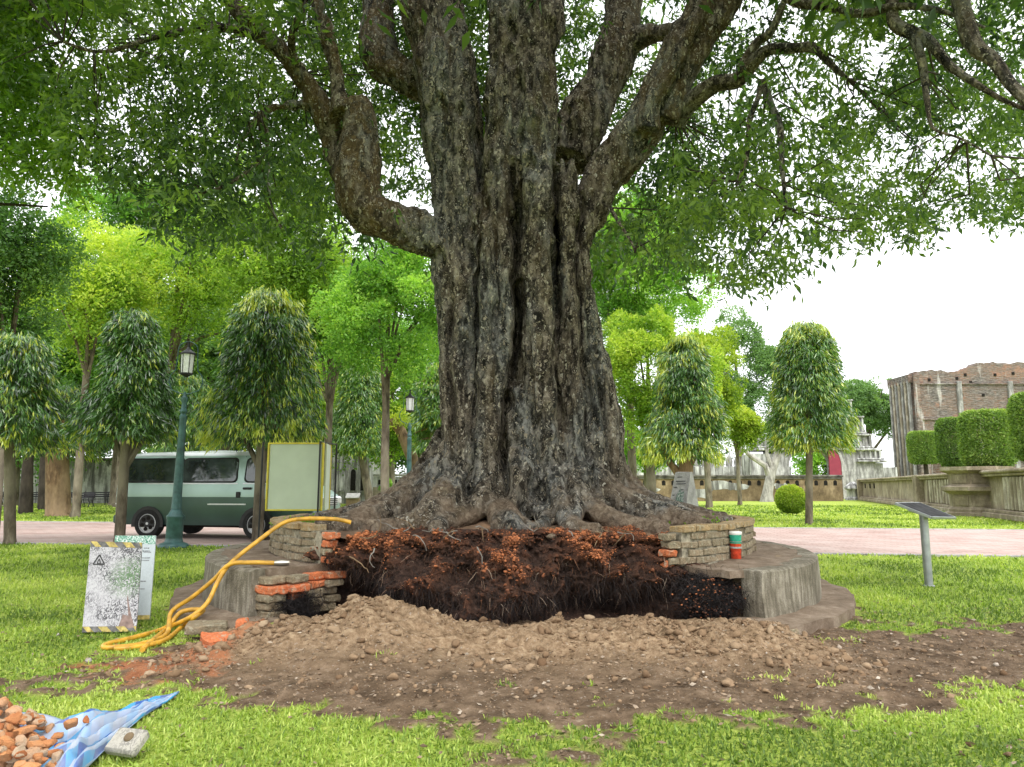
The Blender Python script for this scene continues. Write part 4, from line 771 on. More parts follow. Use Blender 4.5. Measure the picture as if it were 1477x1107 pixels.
# ================================================================ BACKGROUND TREES
def bgtree(label, px, py, Yv, rx, rz, mat, n, size=.12, tone=.5, trunk=8, bark='bark_mast', lob=44, name='leafy_tree', cat='tree', flat=1., group='leafy trees behind the lawn', base_py=None, bpx=None, limbs=6, seedy=0):
    low_ = 'behind the lawn' in group and px < 700 and rz > 60; py += 20*low_; rz *= 1+.28*low_; n = int(n*(1+.2*low_)); c = at(px, py, Yv); rx *= pm(Yv); rz *= pm(Yv); bx = c[0] if bpx is None else at(bpx, py, Yv)[0]
    t = thing(name, label, cat, (bx, Yv, 0), group); r0 = trunk*.55*pm(Yv); n = int(n*1.7); size *= .9
    lc = unit(rng.normal(size=(lob, 3)))*rng.uniform(.35, .88, (lob, 1)); lc[:, 1] = np.where(lc[:, 1] > .2, -lc[:, 1], lc[:, 1]); lr = rng.uniform(.16, .38, lob)
    LC = c+lc*[rx, min(rx, 5.), rz]
    mb = MB(); mb.tube([(bx, Yv, -.1), (bx+.05, Yv, .3), (bx+(c[0]-bx)*.3, Yv, (c[2])*.35), (bx+(c[0]-bx)*.7, Yv, c[2]*.7), (c[0], Yv, c[2]+rz*.3)], [r0*1.5, r0*1.1, r0, r0*.8, r0*.3], 9)
    for q in range(min(limbs, lob)):
        s_ = np.array((bx+(c[0]-bx)*.5, Yv, c[2]*random.uniform(.4, .75))); e_ = LC[q]; mb.tube([s_, (s_+e_)/2+[0, 0, .08*rz], e_], [r0*.5, r0*.32, .03], 6)
    mb.build('trunk', M[bark], t, True)
    w = lr**2; w /= w.sum(); k = rng.choice(lob, n, p=w); d = unit(rng.normal(size=(n, 3))); d[:, 1] = np.where(rng.uniform(0, 1, n) < .7, -np.abs(d[:, 1]), d[:, 1]); d[:, 2] = np.where(rng.uniform(0, 1, n) < .5, np.abs(d[:, 2]), d[:, 2])
    P = LC[k]+d*lr[k][:, None]*np.array([rx, min(rx, 5.), rz*flat])*(1-.3*rng.uniform(0, 1, (n, 1))**2)*(1+.45*fbm(LC[k]+d*1.6, 3, 5))[:, None]
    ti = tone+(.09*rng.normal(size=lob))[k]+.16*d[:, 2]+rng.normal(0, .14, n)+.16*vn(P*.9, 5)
    kk_ = vn(P*(26./Yv)+7, 6)+.5*vn(P*(60./Yv), 7) > -.58; P, d, ti = P[kk_], d[kk_], ti[kk_]; n = len(P); ti = ti+.22*vn(P*(22./Yv)+3, 8)
    D = d*.6+rng.normal(size=(n, 3))*.7+[0, 0, -.1]
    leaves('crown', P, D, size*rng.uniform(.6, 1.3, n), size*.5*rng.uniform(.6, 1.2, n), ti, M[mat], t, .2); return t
BG = [
 ('dark glossy bushy tree at the left edge under the overhanging leaves', 25, 395, 20, 100, 110, 'leaf_dark', 16000, .14, .5, 10),
 ('yellow green tree high at the left, right of the dark glossy one', 135, 400, 31, 105, 95, 'leaf_bright', 15000, .2, .6, 10),
 ('bluish green tall tree standing furthest back at upper left', 200, 330, 46, 150, 80, 'leaf_mid', 15000, .28, .35, 12),
 ('bright lime tree above the yellow fringed weeping tree', 255, 400, 34, 120, 95, 'leaf_bright', 18000, .2, .55, 12),
 ('broad bright green tree just left of the big elbow limb', 400, 350, 30, 130, 100, 'leaf_bright', 22000, .18, .45, 12),
 ('mid green tree touching the left side of the huge trunk', 560, 435, 27, 105, 100, 'leaf_mid', 22000, .16, .5, 11),
 ('blue green tree over the small weeping tree, with dark visible limbs', 480, 430, 33, 100, 85, 'leaf_mid', 18000, .2, .45, 10),
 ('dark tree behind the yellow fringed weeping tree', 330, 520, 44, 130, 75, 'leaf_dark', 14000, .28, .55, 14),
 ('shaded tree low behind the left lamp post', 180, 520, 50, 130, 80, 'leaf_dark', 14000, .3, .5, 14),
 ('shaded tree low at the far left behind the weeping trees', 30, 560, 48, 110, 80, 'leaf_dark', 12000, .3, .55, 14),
 ('lime tree low between the two lamp posts', 565, 570, 46, 70, 65, 'leaf_bright', 12000, .26, .5, 12),
 ('far green tree beside the white arched building', 430, 590, 62, 90, 60, 'leaf_dark', 11000, .36, .6, 12),
 ('bright green tall tree touching the right side of the huge trunk', 905, 400, 34, 125, 130, 'leaf_mid', 48000, .19, .62, 11),
 ('lime tree right of the huge trunk, lower than the bright green tall one', 935, 550, 31, 88, 115, 'leaf_bright', 36000, .16, .62, 12),
 ('golden green rounded tree behind the yellow tipped weeping tree', 1015, 545, 44, 58, 68, 'leaf_yellow', 16000, .24, .38, 8),
 ('small golden green bushy tree above the niche wall by the forked grey tree', 1062, 618, 52, 38, 38, 'leaf_yellow', 7000, .24, .55, 5),
 ('broad lime tree low between the lamp posts, behind the board', 470, 560, 50, 130, 70, 'leaf_bright', 16000, .26, .4, 9),
 ('dense mid green tree low over the van, behind the nearer crowns', 300, 590, 54, 140, 60, 'leaf_mid', 14000, .28, .35, 9),
 ('dense green tree low behind the two leftmost weeping trees', 110, 470, 47, 150, 80, 'leaf_mid', 18000, .28, .4, 9),
 ('shaded green tree filling between the huge trunk and the far lamp', 610, 530, 52, 90, 90, 'leaf_mid', 14000, .26, .35, 9),
 ('big green tree far behind the tall board, closing the view left of the trunk', 520, 500, 60, 150, 110, 'leaf_mid', 20000, .28, .42, 9),
 ('big lime green tree far behind the lamp post lantern', 300, 480, 58, 150, 120, 'leaf_bright', 20000, .28, .33, 9),
 ('big shaded green tree far behind the left weeping trees', 90, 540, 56, 150, 110, 'leaf_mid', 18000, .28, .3, 9),
 ('small leafy tree behind the stone marker in front of the niche wall', 930, 650, 50, 55, 35, 'leaf_mid', 8000, .24, .55, 5),
]
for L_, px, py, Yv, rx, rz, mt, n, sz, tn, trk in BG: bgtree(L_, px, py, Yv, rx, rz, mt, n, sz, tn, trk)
bgtree('wide flat crowned rain tree rising behind the golden green one', 1062, 540, 100, 95, 92, 'leaf_far', 18000, .42, .3, 10, flat=.7, lob=40, group='far rain trees')
bgtree('flat crowned rain tree left of the ruined brick hall', 1250, 590, 92, 62, 55, 'leaf_far', 14000, .42, .38, 8, flat=.7, lob=40, group='far rain trees')
bgtree('green tree seen through the arched gateway', 1178, 675, 95, 50, 45, 'leaf_mid', 9000, .4, .5, 5, group='trees beyond the gate')
bgtree('small leafy shrub tree inside the open gateway, low', 1180, 705, 80, 16, 14, 'leaf_mid', 2500, .3, .5, 3, group='trees beyond the gate', name='shrub', cat='shrub')
bgtree('leafy shrub by the far lamp post foot', 553, 704, 44, 14, 12, 'leaf_mid', 1500, .2, .55, 2, name='shrub', cat='shrub', lob=8)
for i, (px, py, Yv) in enumerate(((60, 610, 72), (200, 620, 75), (330, 640, 78), (600, 640, 70), (960, 640, 110))):
    bgtree(('furthest dark tree behind the stained wall at far left', 'furthest dark tree above the stained wall left of the van', 'furthest dark tree above the van roof', 'furthest dark tree glimpsed left of the huge trunk', 'furthest dark tree behind the crenellated wall')[i], px, py, Yv, 105, 60, 'leaf_dark', 7000, .42, .45, 10, group='furthest trees behind the walls', limbs=3)
# neighbouring tree whose boughs hang in at the upper left
nt_ = thing('overhanging_tree', 'tree mostly outside the left edge, its bright boughs hanging into the top left corner', 'tree', (-10.2, 8.6, 0))
mb = MB(); mb.tube([(-10.2, 8.6, -.1), (-10.1, 8.6, 1.5), (-9.9, 8.6, 4), (-9.4, 8.7, 7)], [.4, .3, .26, .12], 12)
for e in ((-6.0, 8.2, 6.4), (-6.2, 9.2, 5.0), (-6.0, 7.6, 7.6), (-6.8, 9, 4.2)): mb.tube([(-9.9, 8.6, 3.6), (-8.2, 8.6, 4.9), e], [.1, .05, .012], 7)
mb.build('trunk', M['bark_dark'], nt_, True)
n = 4200; px = rng.uniform(-330, 112, n); py = rng.uniform(-60, 300, n); q = fbm(np.stack([px*.02, py*.02, 0*px], 1), 3, 401); k = (px < 100-.0*py+q*45-55*np.exp(-((py-60)/40)**2)*(px > 40)) & (py < 265+q*40); C = np.array([at(a, b, c) for a, b, c in zip(px[k], py[k], rng.uniform(7.5, 10.5, k.sum()))])
leaves('crown', *spray_leaves(C, 13, .36, .1, .04, .5+.3*vn(C*1.3, 4)), M['leaf_near'], nt_, .2)
# forked grey tree before the niche wall
b = gnd(1108, 724); Yv = b[1]; g_ = thing('forked_tree', 'bare grey forked trunk standing before the brown niche wall', 'tree', b); mb = MB()
def q_(px, py, dy=0): return at(px, py, Yv+dy)
mb.tube([q_(1106, 726), q_(1107, 712), q_(1110, 695), q_(1113, 680), q_(1120, 660), q_(1128, 630), q_(1132, 600)], [.62, .45, .4, .38, .3, .22, .12], 10)
mb.tube([q_(1111, 690), q_(1104, 672), q_(1085, 660), q_(1068, 645), q_(1058, 622)], [.3, .26, .2, .15, .08], 8); mb.tube([q_(1114, 678), q_(1106, 655), q_(1108, 630)], [.25, .18, .1], 8); mb.build('trunk', M['bark_grey'], g_, True)
# two more trunks at far left and leaning cut trunk behind the far lamp
for lab, px, py, hw, top, lean in (('dark leaning trunk between the benches at the far left', 37, 741, 8, 600, 8), ('slim dark trunk at the far left behind the benches', 62, 736, 6, 610, 3)):
    b = gnd(px, py); t = thing('tree', lab, 'tree', b, 'trunks by the benches'); mb = MB(); mb.tube([b, at(px+lean*.4, (py+top)/2, b[1]), at(px+lean, top, b[1])], [hw*pm(b[1])*1.2, hw*pm(b[1])*.9, hw*pm(b[1])*.7], 9); mb.build('trunk', M['bark_dark'], t, True)
    c = at(px+lean, top-25, b[1]); n = 2500; d = unit(rng.normal(size=(n, 3))); leaves('crown', c+d*[2.2, 1.8, 1.6]*rng.uniform(.5, 1, (n, 1)), d+rng.normal(size=(n, 3)), .24, .1, rng.normal(.5, .2, n), M['leaf_dark'], t)
b = np.array((at(600, 720, 36)[0], 36., 0.)); t = thing('pollarded_tree', 'brown leaning sawn trunk with small sprouts beside the far lamp post', 'tree', b); mb = MB()
mb.tube([b, at(600, 700, 36), at(594, 660, 36), at(578, 622, 36), at(565, 605, 36)], [.42, .34, .3, .27, .24], 9); mb.build('trunk', M['bark_brown'], t, True)
n = 500; c = at(574, 606, 36); _s = leaves('sprouts', c+rng.normal(size=(n, 3))*[.35, .3, .3], rng.normal(size=(n, 3)), .2, .08, rng.uniform(.4, 1, n), M['leaf_yellow'], t); _s['kind'] = 'stuff'
# ================================================================ SHRUBS
def ball(name, label, cat, c, r, mat, n, size, tone=.6, parent=None, cyl=False, h=1., up=.15):
    d = unit(rng.normal(size=(n, 3)))
    if cyl:      # clipped drum
        a = rng.uniform(0, 2*PI, n); cap = rng.uniform(0, 1, n) < .25; zz = np.where(cap, np.where(rng.uniform(0, 1, n) < .7, 1, -1.), rng.uniform(-1, 1, n)); rr = np.where(cap, np.sqrt(rng.uniform(0, 1, n)), 1.)
        e = (np.abs(zz)**7*.2); rr = rr*(1-e)*rng.uniform(.9, 1.02, n); P = np.stack([rr*np.cos(a)*r, rr*np.sin(a)*r, zz*h*rng.uniform(.93, 1.01, n)], 1)+c; d = unit(np.stack([np.cos(a)*(~cap), np.sin(a)*(~cap), np.where(cap, zz, 0)], 1)+1e-6)
    else: P = c+d*r*np.array([1, 1, h])*rng.uniform(.82, 1.02, (n, 1))*(1+.05*vn(d*3, 2))[:, None]
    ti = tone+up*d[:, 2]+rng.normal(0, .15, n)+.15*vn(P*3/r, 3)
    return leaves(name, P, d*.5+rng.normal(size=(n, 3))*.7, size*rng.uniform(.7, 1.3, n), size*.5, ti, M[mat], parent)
b = gnd(1142, 742); t = thing('round_bush', 'clipped yellow green ball bush on the lawn beside the tall weeping tree', 'bush', b); r = 20.5*pm(b[1]); mb = MB()
for q in range(7): a = q*.9; mb.tube([b, b+np.array((math.cos(a)*r*.5, math.sin(a)*r*.5, r*1.2))], [.035, .01], 5)
mb.build('stem', M['bark_brown'], t, True); ball('foliage', '', '', b+np.array((0, 0, r*1.0)), r, 'leaf_yellow', 6500, .1, .42, t, h=.98, up=.3)
# seedlings in the planter beds
for lab, px, py, Yv, n in (('small bright seedlings growing in the bed inside the right brick coping', 1002, 752, 8.3, 60), ('tiny weeds in the bed behind the left brick coping', 447, 756, 8.6, 30)):
    c = at(px, py, Yv); c[2] = .84; L_ = leaves('seedlings', c+rng.normal(size=(n*5, 3))*[.14, .12, .025]+[0, 0, .05], rng.normal(size=(n*5, 3))+[0, 0, .5], .045, .028, rng.uniform(.4, 1, n*5), M['leaf_near'], None); L_['kind'] = 'stuff'
# topiary drums on stems behind the balustrade
for lab, px, y0, y1, hw, Yv in (('small clipped drum tree, furthest along the balustrade', 1331, 624, 668, 22, 52), ('second clipped drum tree, partly behind the large one', 1374, 605, 671, 24, 42), ('large clipped drum tree directly behind the stone pedestal', 1420, 595, 672, 36, 33), ('clipped drum tree cut by the right picture edge', 1492, 570, 662, 34, 27)):
    p0 = at(px, y0, Yv); p1 = at(px, y1, Yv); r = .93*hw*pm(Yv); t = thing('topiary_tree', lab, 'topiary', (p0[0], Yv, 0), 'clipped drum trees behind the balustrade')
    mb = MB(); mb.tube([(p0[0], Yv, -.05), (p0[0]+.04, Yv, p1[2]*.6), (p0[0], Yv, p1[2]+.5)], [.2, .17, .14], 8); mb.build('trunk', M['bark_dark'], t, True)
    ball('crown', '', '', np.array((p0[0], Yv, (p0[2]+p1[2])/2)), r, 'leaf_box', 16000, .13, .3 if px == 1374 else .5, t, cyl=True, h=(p0[2]-p1[2])/2, up=.22)
# ================================================================ WALLS AND RUINS
def W(px, Yv): return at(px, 700, Yv)[0]
def Z(py, Yv): return at(738, py, Yv)[2]
def archpts(x0, x1, z0, z1, n=8, ogee=False):
    w_ = (x1-x0)/2; c = (x0+x1)/2; s = z1-(w_*1.35 if ogee else w_)
    top = [(c+w_*math.cos(PI*k/n), s+(z1-s)*math.sin(PI*k/n)) for k in range(n+1)]
    return [(x1, z0)]+top+[(x0, z0)]
# niche wall, right of the trunk
Yw = 66.; t = thing('niche_wall', 'low brown stained wall with a row of small arched niches under a dark coping', 'wall', (W(1050, Yw), Yw, 0)); x0, x1, zt = W(880, Yw), W(1213, Yw), Z(687, Yw)
mb = MB(); mb.box(((x0+x1)/2, Yw, zt/2-.05), (x1-x0, .6, zt-.0), 0); mb.build('wall', M['stone_brown'], t)
mb = MB(); mb.box(((x0+x1)/2, Yw, zt+.0), (x1-x0+.1, .95, .2), 0, b=.05); mb.box(((x0+x1)/2, Yw-.02, zt-.19), (x1-x0, .78, .14), 0, b=.03); mb.build('coping', M['cap_dark'], t)
k = 0; xx = x0+.5
mo = MB()
while xx < x1-.4:
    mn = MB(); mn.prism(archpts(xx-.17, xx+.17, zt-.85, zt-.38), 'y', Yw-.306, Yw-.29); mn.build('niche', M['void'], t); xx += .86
for px, py, a_, b_ in ((935, 704, .9, .35), (1005, 712, 1.6, .55), (1035, 700, 1.3, .4), (1060, 703, 1.1, .3), (990, 722-6, .4, .5), (1125, 702, .8, .3)):
    pts = [(W(px, Yw)+a_*math.cos(q*PI/7)*(1+.35*random.uniform(-1, 1)), Z(py, Yw)+b_*math.sin(q*PI/7)*(1+.4*random.uniform(-1, 1))) for q in range(14)]; mo.prism(pts, 'y', Yw-.314-.004*len(mo.V)/28, Yw-.29)
mo.build('plaster_patch', M['stain_white'], t)
# crenellated white wall behind it
Yc = 84.; t = thing('crenellated_wall', 'white weathered wall topped with leaf shaped merlons behind the niche wall', 'wall', (W(1050, Yc), Yc, 0)); x0, x1 = W(870, Yc), W(1140, Yc); zt = Z(672, Yc)
mb = MB(); mb.box(((x0+x1)/2, Yc, zt/2-.1), (x1-x0, .8, zt)); mb.build('wall', M['stain_white'], t)
xx = x0+.4
while xx < x1-.3:
    mb = MB(); mb.prism([(xx-.3, zt-.15), (xx+.3, zt-.15), (xx+.36, zt+.5), (xx+.2, zt+.95), (xx, zt+1.3), (xx-.2, zt+.95), (xx-.36, zt+.5)], 'y', Yc-.2, Yc+.2); mb.build('merlon', M['ruin_white'], t); xx += .95
# gateway with arch, maroon door leaf and stepped roof tiers
Yg = 76.; gx = (W(1146, Yg)+W(1213, Yg))/2; t = thing('gateway', 'weathered white masonry gateway with stepped ribbed roof tiers and pointed arch', 'gateway', (gx, Yg, 0))
def wx(px): return W(px, Yg)
zz = lambda py: Z(py, Yg)
def pier(a, b, top, mat='ruin_white', dep=3.2, yo=0):
    mb = MB(); mb.box(((a+b)/2, Yg+dep/2+yo, zz(top)/2-.1), (b-a, dep, zz(top)+.2)); return mb.build('pier', M[mat], t)
pier(wx(1085), wx(1118), 655, 'stain_white'); pier(wx(1118), wx(1140), 645); pier(wx(1213.5), wx(1262), 640); pier(wx(1262.2), wx(1278), 668, yo=.3); pier(wx(1278.2), wx(1300), 674, 'stain_white', yo=.6)
# lintel with pointed arch cut
a0, a1 = wx(1140.2), wx(1213.3); c_ = (a0+a1)/2; zs = zz(672); za = zz(642); zt_ = zz(630); pts = [(a1, zs)]
for q in range(1, 9): pts.append((c_+(a1-c_)*math.cos(q/8*PI/2)**.9, zs+(za-zs)*math.sin(q/8*PI/2)))
for q in range(7, -1, -1): pts.append((c_-(c_-a0)*math.cos(q/8*PI/2)**.9, zs+(za-zs)*math.sin(q/8*PI/2)))
pts += [(a0, zt_), (a1, zt_)]; mb = MB(); mb.prism(pts, 'y', Yg+.03, Yg+3.1); mb.build('arch', M['ruin_white'], t)
mb = MB(); mb.prism([(q[0]-.0, q[1]) for q in [(wx(1196), 0), (wx(1213), 0), (wx(1213), zz(662)), (wx(1207), zz(652)), (wx(1199), zz(646)), (wx(1196), zz(645))]], 'y', Yg-.35, Yg-.15); mb.build('door_leaf', M['maroon'], t)
mb = MB(); q0 = [(wx(1213.3), 0), (wx(1217.5), 0), (wx(1217.5), zz(668)), (wx(1213), zz(654)), (wx(1204), zz(642)), (wx(1196), zz(637)), (wx(1196), zz(642)), (wx(1203), zz(646)), (wx(1210), zz(655)), (wx(1213.3), zz(668))]; mb.prism(q0, 'y', Yg-.4, Yg+.02); mb.build('arch_moulding', M['marker'], t)
for z1, z0, a, b in ((628, 647, 1095, 1262), (602, 626, 1122, 1253), (578, 600, 1140, 1238), (650, 664, 1240, 1276)):
    mb = MB(); A, B = wx(a), wx(b); zl, zh = zz(z0), zz(z1); mb.box(((A+B)/2, Yg+1.5, (zl+zh)/2), (B-A-.3, 2.8, zh-zl)); ob = mb.build('roof_tier', M['ruin_white'], t)
    mb = MB(); mb.box(((A+B)/2, Yg+1.5, zl-.12), (B-A+.5, 3.8, .22), b=.05); mb.box(((A+B)/2, Yg+1.5, zh+.02), (B-A, 3.3, .2), b=.05); mb.box(((A+B)/2, Yg+1.5, zl+.12), (B-A+.2, 3.5, .16), b=.04); mb.build('cornice', M['stain_white'], ob)
    nb = int((B-A)/.62); mb = MB()
    for q in range(nb+1): mb.box((A+.25+q*(B-A-.5)/nb, Yg+.02, (zl+zh)/2+.05), (.22, .3, (zh-zl)*.78), b=.05)
    mb.build('ribs', M['stain_white'], ob)
# small white pedestals before the gate
mb = MB(); c_ = at(1231, 722, 70); mb.lathe([(.75, 0), (.7, .2), (.5, .3), (.55, .9), (.75, 1.1), (.7, 1.3), (.35, 1.6), (.2, 1.75)], (c_[0], 70, 0), 12)
props(mb.build('stone_vase', M['stain_white'], None, True), 'white stained stone vase at the foot of the gateway', 'vase')
mb = MB(); c_ = at(1180, 722, 74); mb.box((c_[0], 74, .9), (2.6, .4, 1.8), b=.05); mb.box((c_[0], 74, 1.85), (2.8, .55, .14), b=.04); props(mb.build('low_wall', M['stain_white']), 'low pale wall inside the arched gateway opening', 'wall')
# ruined brick hall
Yh = 76.; t = thing('ruined_hall', 'tall roofless ruined brick hall with jagged top at the right', 'ruin', (at(1320, 700, Yh)[0], Yh, 0)); xa = at(1321, 600, Yh)[0]; xb = xa+26
tops = [(1321, 536), (1335, 535), (1352, 534.5), (1372, 536), (1390, 535), (1397, 530), (1412, 524), (1425, 523), (1440, 524), (1477, 523), (1500, 526), (1560, 524), (1600, 560)]
pts = [(xa, -.1)]+[(max(xa, at(a, b, Yh)[0]), at(a, b, Yh)[2]) for a, b in tops]; pj = [pts[0]]
for i in range(1, len(pts)-1):
    pj.append(pts[i]); 
    for q in (.25, .5, .75): pj.append((pts[i][0]+(pts[i+1][0]-pts[i][0])*q, pts[i][1]+(pts[i+1][1]-pts[i][1])*q+random.uniform(-.14, .14)))
pj.append(pts[-1]); xe = pts[-1][0]; pj.append((xe, -.1)); mb = MB(); mb.prism(pj, 'y', Yh, Yh+1.4); mb.build('front_wall', M['ruin_brick'], t)
zt = Z(536, Yh); mb = MB(); mb.box((xa+.69, Yh+3.15, zt/2-.1), (1.4, 3.4, zt-.5)); mb.build('side_wall', M['ruin_brick'], t)
for q in range(7): mb = MB(); mb.box((xa-.12, Yh+.7+q*.62, zt*.47), (.35, .28, zt*.93), b=.06); mb.build('pilaster', M['stone_pale' if q % 2 else 'ruin_white'], t)
mb = MB(); mb.box((xa-.06, Yh+2.6, zt-.7), (.4, 4.4, .9)); mb.box((xa+.3, Yh-.06, zt*.5), (.6, .3, zt*.96), b=.05); mb.build('cornice', M['ruin_brick'], t)
mb = MB(); mb.prism([(Yh+3.2, 0), (Yh+4.6, 0), (Yh+4.6, zt*.22), (Yh+3.9, zt*.36), (Yh+3.2, zt*.22)], 'x', xa-.2, xa+.02); mb.build('doorway', M['ruin_brick'], t)
for px in (1386, 1460):
    x_ = at(px, 600, Yh)[0]; mb = MB(); mb.box((x_, Yh-.1, zt*.47), (.5, .34, zt*.9), b=.05); mb.build('pilaster', M['ruin_white'], t)
mb = MB()
for px, py in ((1340, 548), (1380, 546), (1392, 541), (1387, 570), (1435, 541), (1461, 539), (1400, 552), (1418, 570)): c_ = at(px, py, Yh); mb.box((c_[0], Yh-.01, c_[2]), (.28, .1, .3))
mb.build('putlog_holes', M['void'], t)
mb = MB()
for zf in (.9, .62, .3): mb.box(((xa+xe)/2, Yh-.08, zt*zf), (xe-xa-.2, .2, .14))
mb.build('string_course', M['ruin_brick'], t)
mb = MB(); c_ = at(1366, 690, 62); mb.box((c_[0]+1, 60, 1.6), (5.5, 2.5, 3.2), b=.05); props(mb.build('brick_stub', M['ruin_brick']), 'broken orange brick stub wall behind the balustrade drum trees', 'ruin')
# balustrade running toward the camera at the right, with pedestals
A = np.array([W(1244, 69), 69.]); B = np.array([at(1477, 740, 27.5)[0], 27.5]); dv = (B-A)/np.linalg.norm(B-A); ext = 5.; LEN = np.linalg.norm(B-A)+ext; ang = math.atan2(dv[1], dv[0]); nv = np.array([dv[1], -dv[0]]); nv = nv if nv[0] < 0 else -nv
t = thing('balustrade_wall', 'long tan stone balustrade wall with moulded coping at the right of the lawn', 'balustrade', (A[0], A[1], 0)); HW = 2.0
def bl(s, off, z): p = A+dv*s+nv*off; return (p[0], p[1], z)
mb = MB(); mb.box(bl(LEN/2, -.1, .85), (LEN, .3, 1.7), 0, ang); mb.build('wall', M['stone_tan'], t)
mb = MB(); mb.box(bl(LEN/2, 0, .12), (LEN, .85, .24), 0, ang, b=.04); mb.box(bl(LEN/2, 0, .3), (LEN, .65, .14), 0, ang, b=.03); mb.build('plinth', M['stone_tan'], t)
mb = MB(); mb.box(bl(LEN/2, 0, 1.77), (LEN, .6, .12), 0, ang, b=.03); mb.box(bl(LEN/2, 0, 1.9), (LEN, .8, .15), 0, ang, b=.05); mb.build('coping', M['stone_tan'], t)
def s_of(px):      # distance along the wall whose foot is seen at that column
    u = ray(px, 725); r = u[0]/u[1]; return (r*A[1]-A[0])/(dv[0]-r*dv[1])
for px in (1246, 1277, 1328, 1340, 1366):
    pass
for px, w_ in ((1246, .9), (1333, 1.0)):
    s_ = s_of(px); mb = MB(); mb.box(bl(s_, .12, 1.0), (w_, .7, 1.98), 0, ang, b=.03); mb.build('pier', M['stone_tan'], t)
s1 = s_of(1345); s2 = s_of(1386); s3 = s_of(1456); s_ = s1; nb = 0
while s_ < LEN-.2:
    if not (s2-.3 < s_ < s3+.2): mb = MB(); mb.box(bl(s_, .14, 1.03), (.24, .2, 1.3), 0, ang, b=.04); mb.build('baluster', M['stone_pale'], t); nb += 1
    s_ += .40 if s_ > s2 else .62
for px, o_ in ((1251, 0), (1258, 0), (1264, 0)):
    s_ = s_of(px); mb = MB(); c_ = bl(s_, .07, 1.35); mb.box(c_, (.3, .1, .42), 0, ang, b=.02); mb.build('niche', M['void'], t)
sc_ = s_of(1420); p = A+dv*sc_+nv*.25; t = thing('stone_pedestal', 'octagonal moulded tan stone pedestal projecting from the balustrade', 'pedestal', (p[0], p[1], 0))
r_ = 1.22; prof = [(1.1, 0), (1.1, .16), (1.02, .2), (1.02, .3), (.9, .42), (.9, .95), (1.0, 1.05), (1.16, 1.12), (1.16, 1.28), (.96, 1.34), (.9, 1.4), (.9, 1.86), (1.02, 1.93), (1.15, 2.0), (1.15, 2.16), (.2, 2.17)]
mb = MB(); mb.lathe([(a*r_, b) for a, b in prof], (p[0], p[1], 0), 8); mb.build('body', M['stone_tan'], t)
for q in range(4):
    a = PI+R(22.5)+q*PI/4; 
    for z0, hgt in ((.68, .42), (1.63, .36)): mb = MB(); mb.box((p[0]+math.cos(a)*.9*r_*.925, p[1]+math.sin(a)*.9*r_*.925, z0), (.06, .62, hgt), 0, a, b=.01); mb.build('panel', M['stone_tan'], t)
# stained white wall at the left, seen past the trunks
Yl = 58.; t = thing('stained_wall', 'long white wall with black vertical stains behind the benches at left', 'wall', (W(60, Yl), Yl, 0)); x0, x1, zt = W(-420, Yl), W(470, Yl), Z(664, Yl)
mb = MB(); mb.box(((x0+x1)/2, Yl+.3, zt/2-.1), (x1-x0, .6, zt+.1)); mb.build('wall', M['stain_white'], t); mb = MB(); mb.box(((x0+x1)/2, Yl+.3, zt+.07), (x1-x0+.2, .9, .22), b=.04); mb.build('coping', M['cap_dark'], t)
g = G('streaks'); g.out(g.ramp(g.noise(2.2, 6, (1, 1, .22), .7), [(.35, (.05, .05, .05)), (.7, (.24, .24, .235))]), .95); M['streak'] = g.m
mb = MB()
for q in range(80):
    xx = random.uniform(x0, x1-1); w_ = random.uniform(.06, .3); h_ = random.uniform(.4, 2.2); ztop = zt-.05 if random.random() < .6 else random.uniform(1, zt-.2)
    pts = [(xx-w_*.5, ztop), (xx-w_*.6, ztop-h_*.3), (xx-w_*.25, ztop-h_*.6), (xx-w_*.05, max(.05, ztop-h_)), (xx+w_*.15, max(.1, ztop-h_*.75)), (xx+w_*.5, ztop-h_*.4), (xx+w_*.55, ztop)]; mb.prism(pts, 'y', Yl-.008-.0004*q, Yl+.0)
mb.build('black_stains', M['streak'], t)
# roofed brick ruin behind the van and white arched building
Yb = 56.; t = thing('arched_building', 'white stained building with three tall pointed arch windows and tiled gable', 'building', (W(505, Yb), Yb, 0)); x0, x1 = W(476, Yb), W(532, Yb); zt = Z(606, Yb)
mb = MB(); mb.box(((x0+x1)/2, Yb+2.5, zt/2-.1), (x1-x0, 5, zt)); mb.build('wall', M['stain_white'], t)
for px, h0 in ((494, 679), (509.5, 677), (524, 676)):
    a, b = W(px-3.6, Yb), W(px+3.6, Yb); z0, z1 = Z(708, Yb), Z(h0, Yb); fr = MB(); fr.prism(archpts(a-.1, b+.1, z0-.1, z1+.16, 8, True), 'y', Yb-.1, Yb+.01); f_ = fr.build('window', M['ruin_white'], t)
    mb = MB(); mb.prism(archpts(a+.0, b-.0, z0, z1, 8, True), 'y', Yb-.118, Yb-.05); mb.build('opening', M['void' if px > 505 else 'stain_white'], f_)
for px in (485, 501.5, 517, 530): mb = MB(); mb.box((W(px, Yb), Yb-.06, Z(660, Yb)/2+.7), (.3, .2, Z(652, Yb)), b=.03); mb.build('pilaster', M['ruin_white'], t)
mb = MB(); mb.prism([(W(440, Yb), Z(636, Yb)), (W(482, Yb), Z(636, Yb)), (W(488, Yb), Z(600, Yb)), (W(462, Yb), Z(585, Yb))], 'y', Yb-.5, Yb+6); mb.build('roof', M['roof_tile'], t)
mb = MB(); mb.box((W(455, Yb), Yb+3, Z(645, Yb)/2), (W(474, Yb)-W(436, Yb), 5, Z(638, Yb)), b=.02); mb.build('brick_wing', M['ruin_brick'], t)
Yp = 52.; t = thing('fretwork_wall', 'low white pierced wall with round boss and keyhole openings left of the trunk', 'wall', (W(556, Yp), Yp, 0)); x0, x1 = W(538, Yp), W(640, Yp); zt = Z(687, Yp)
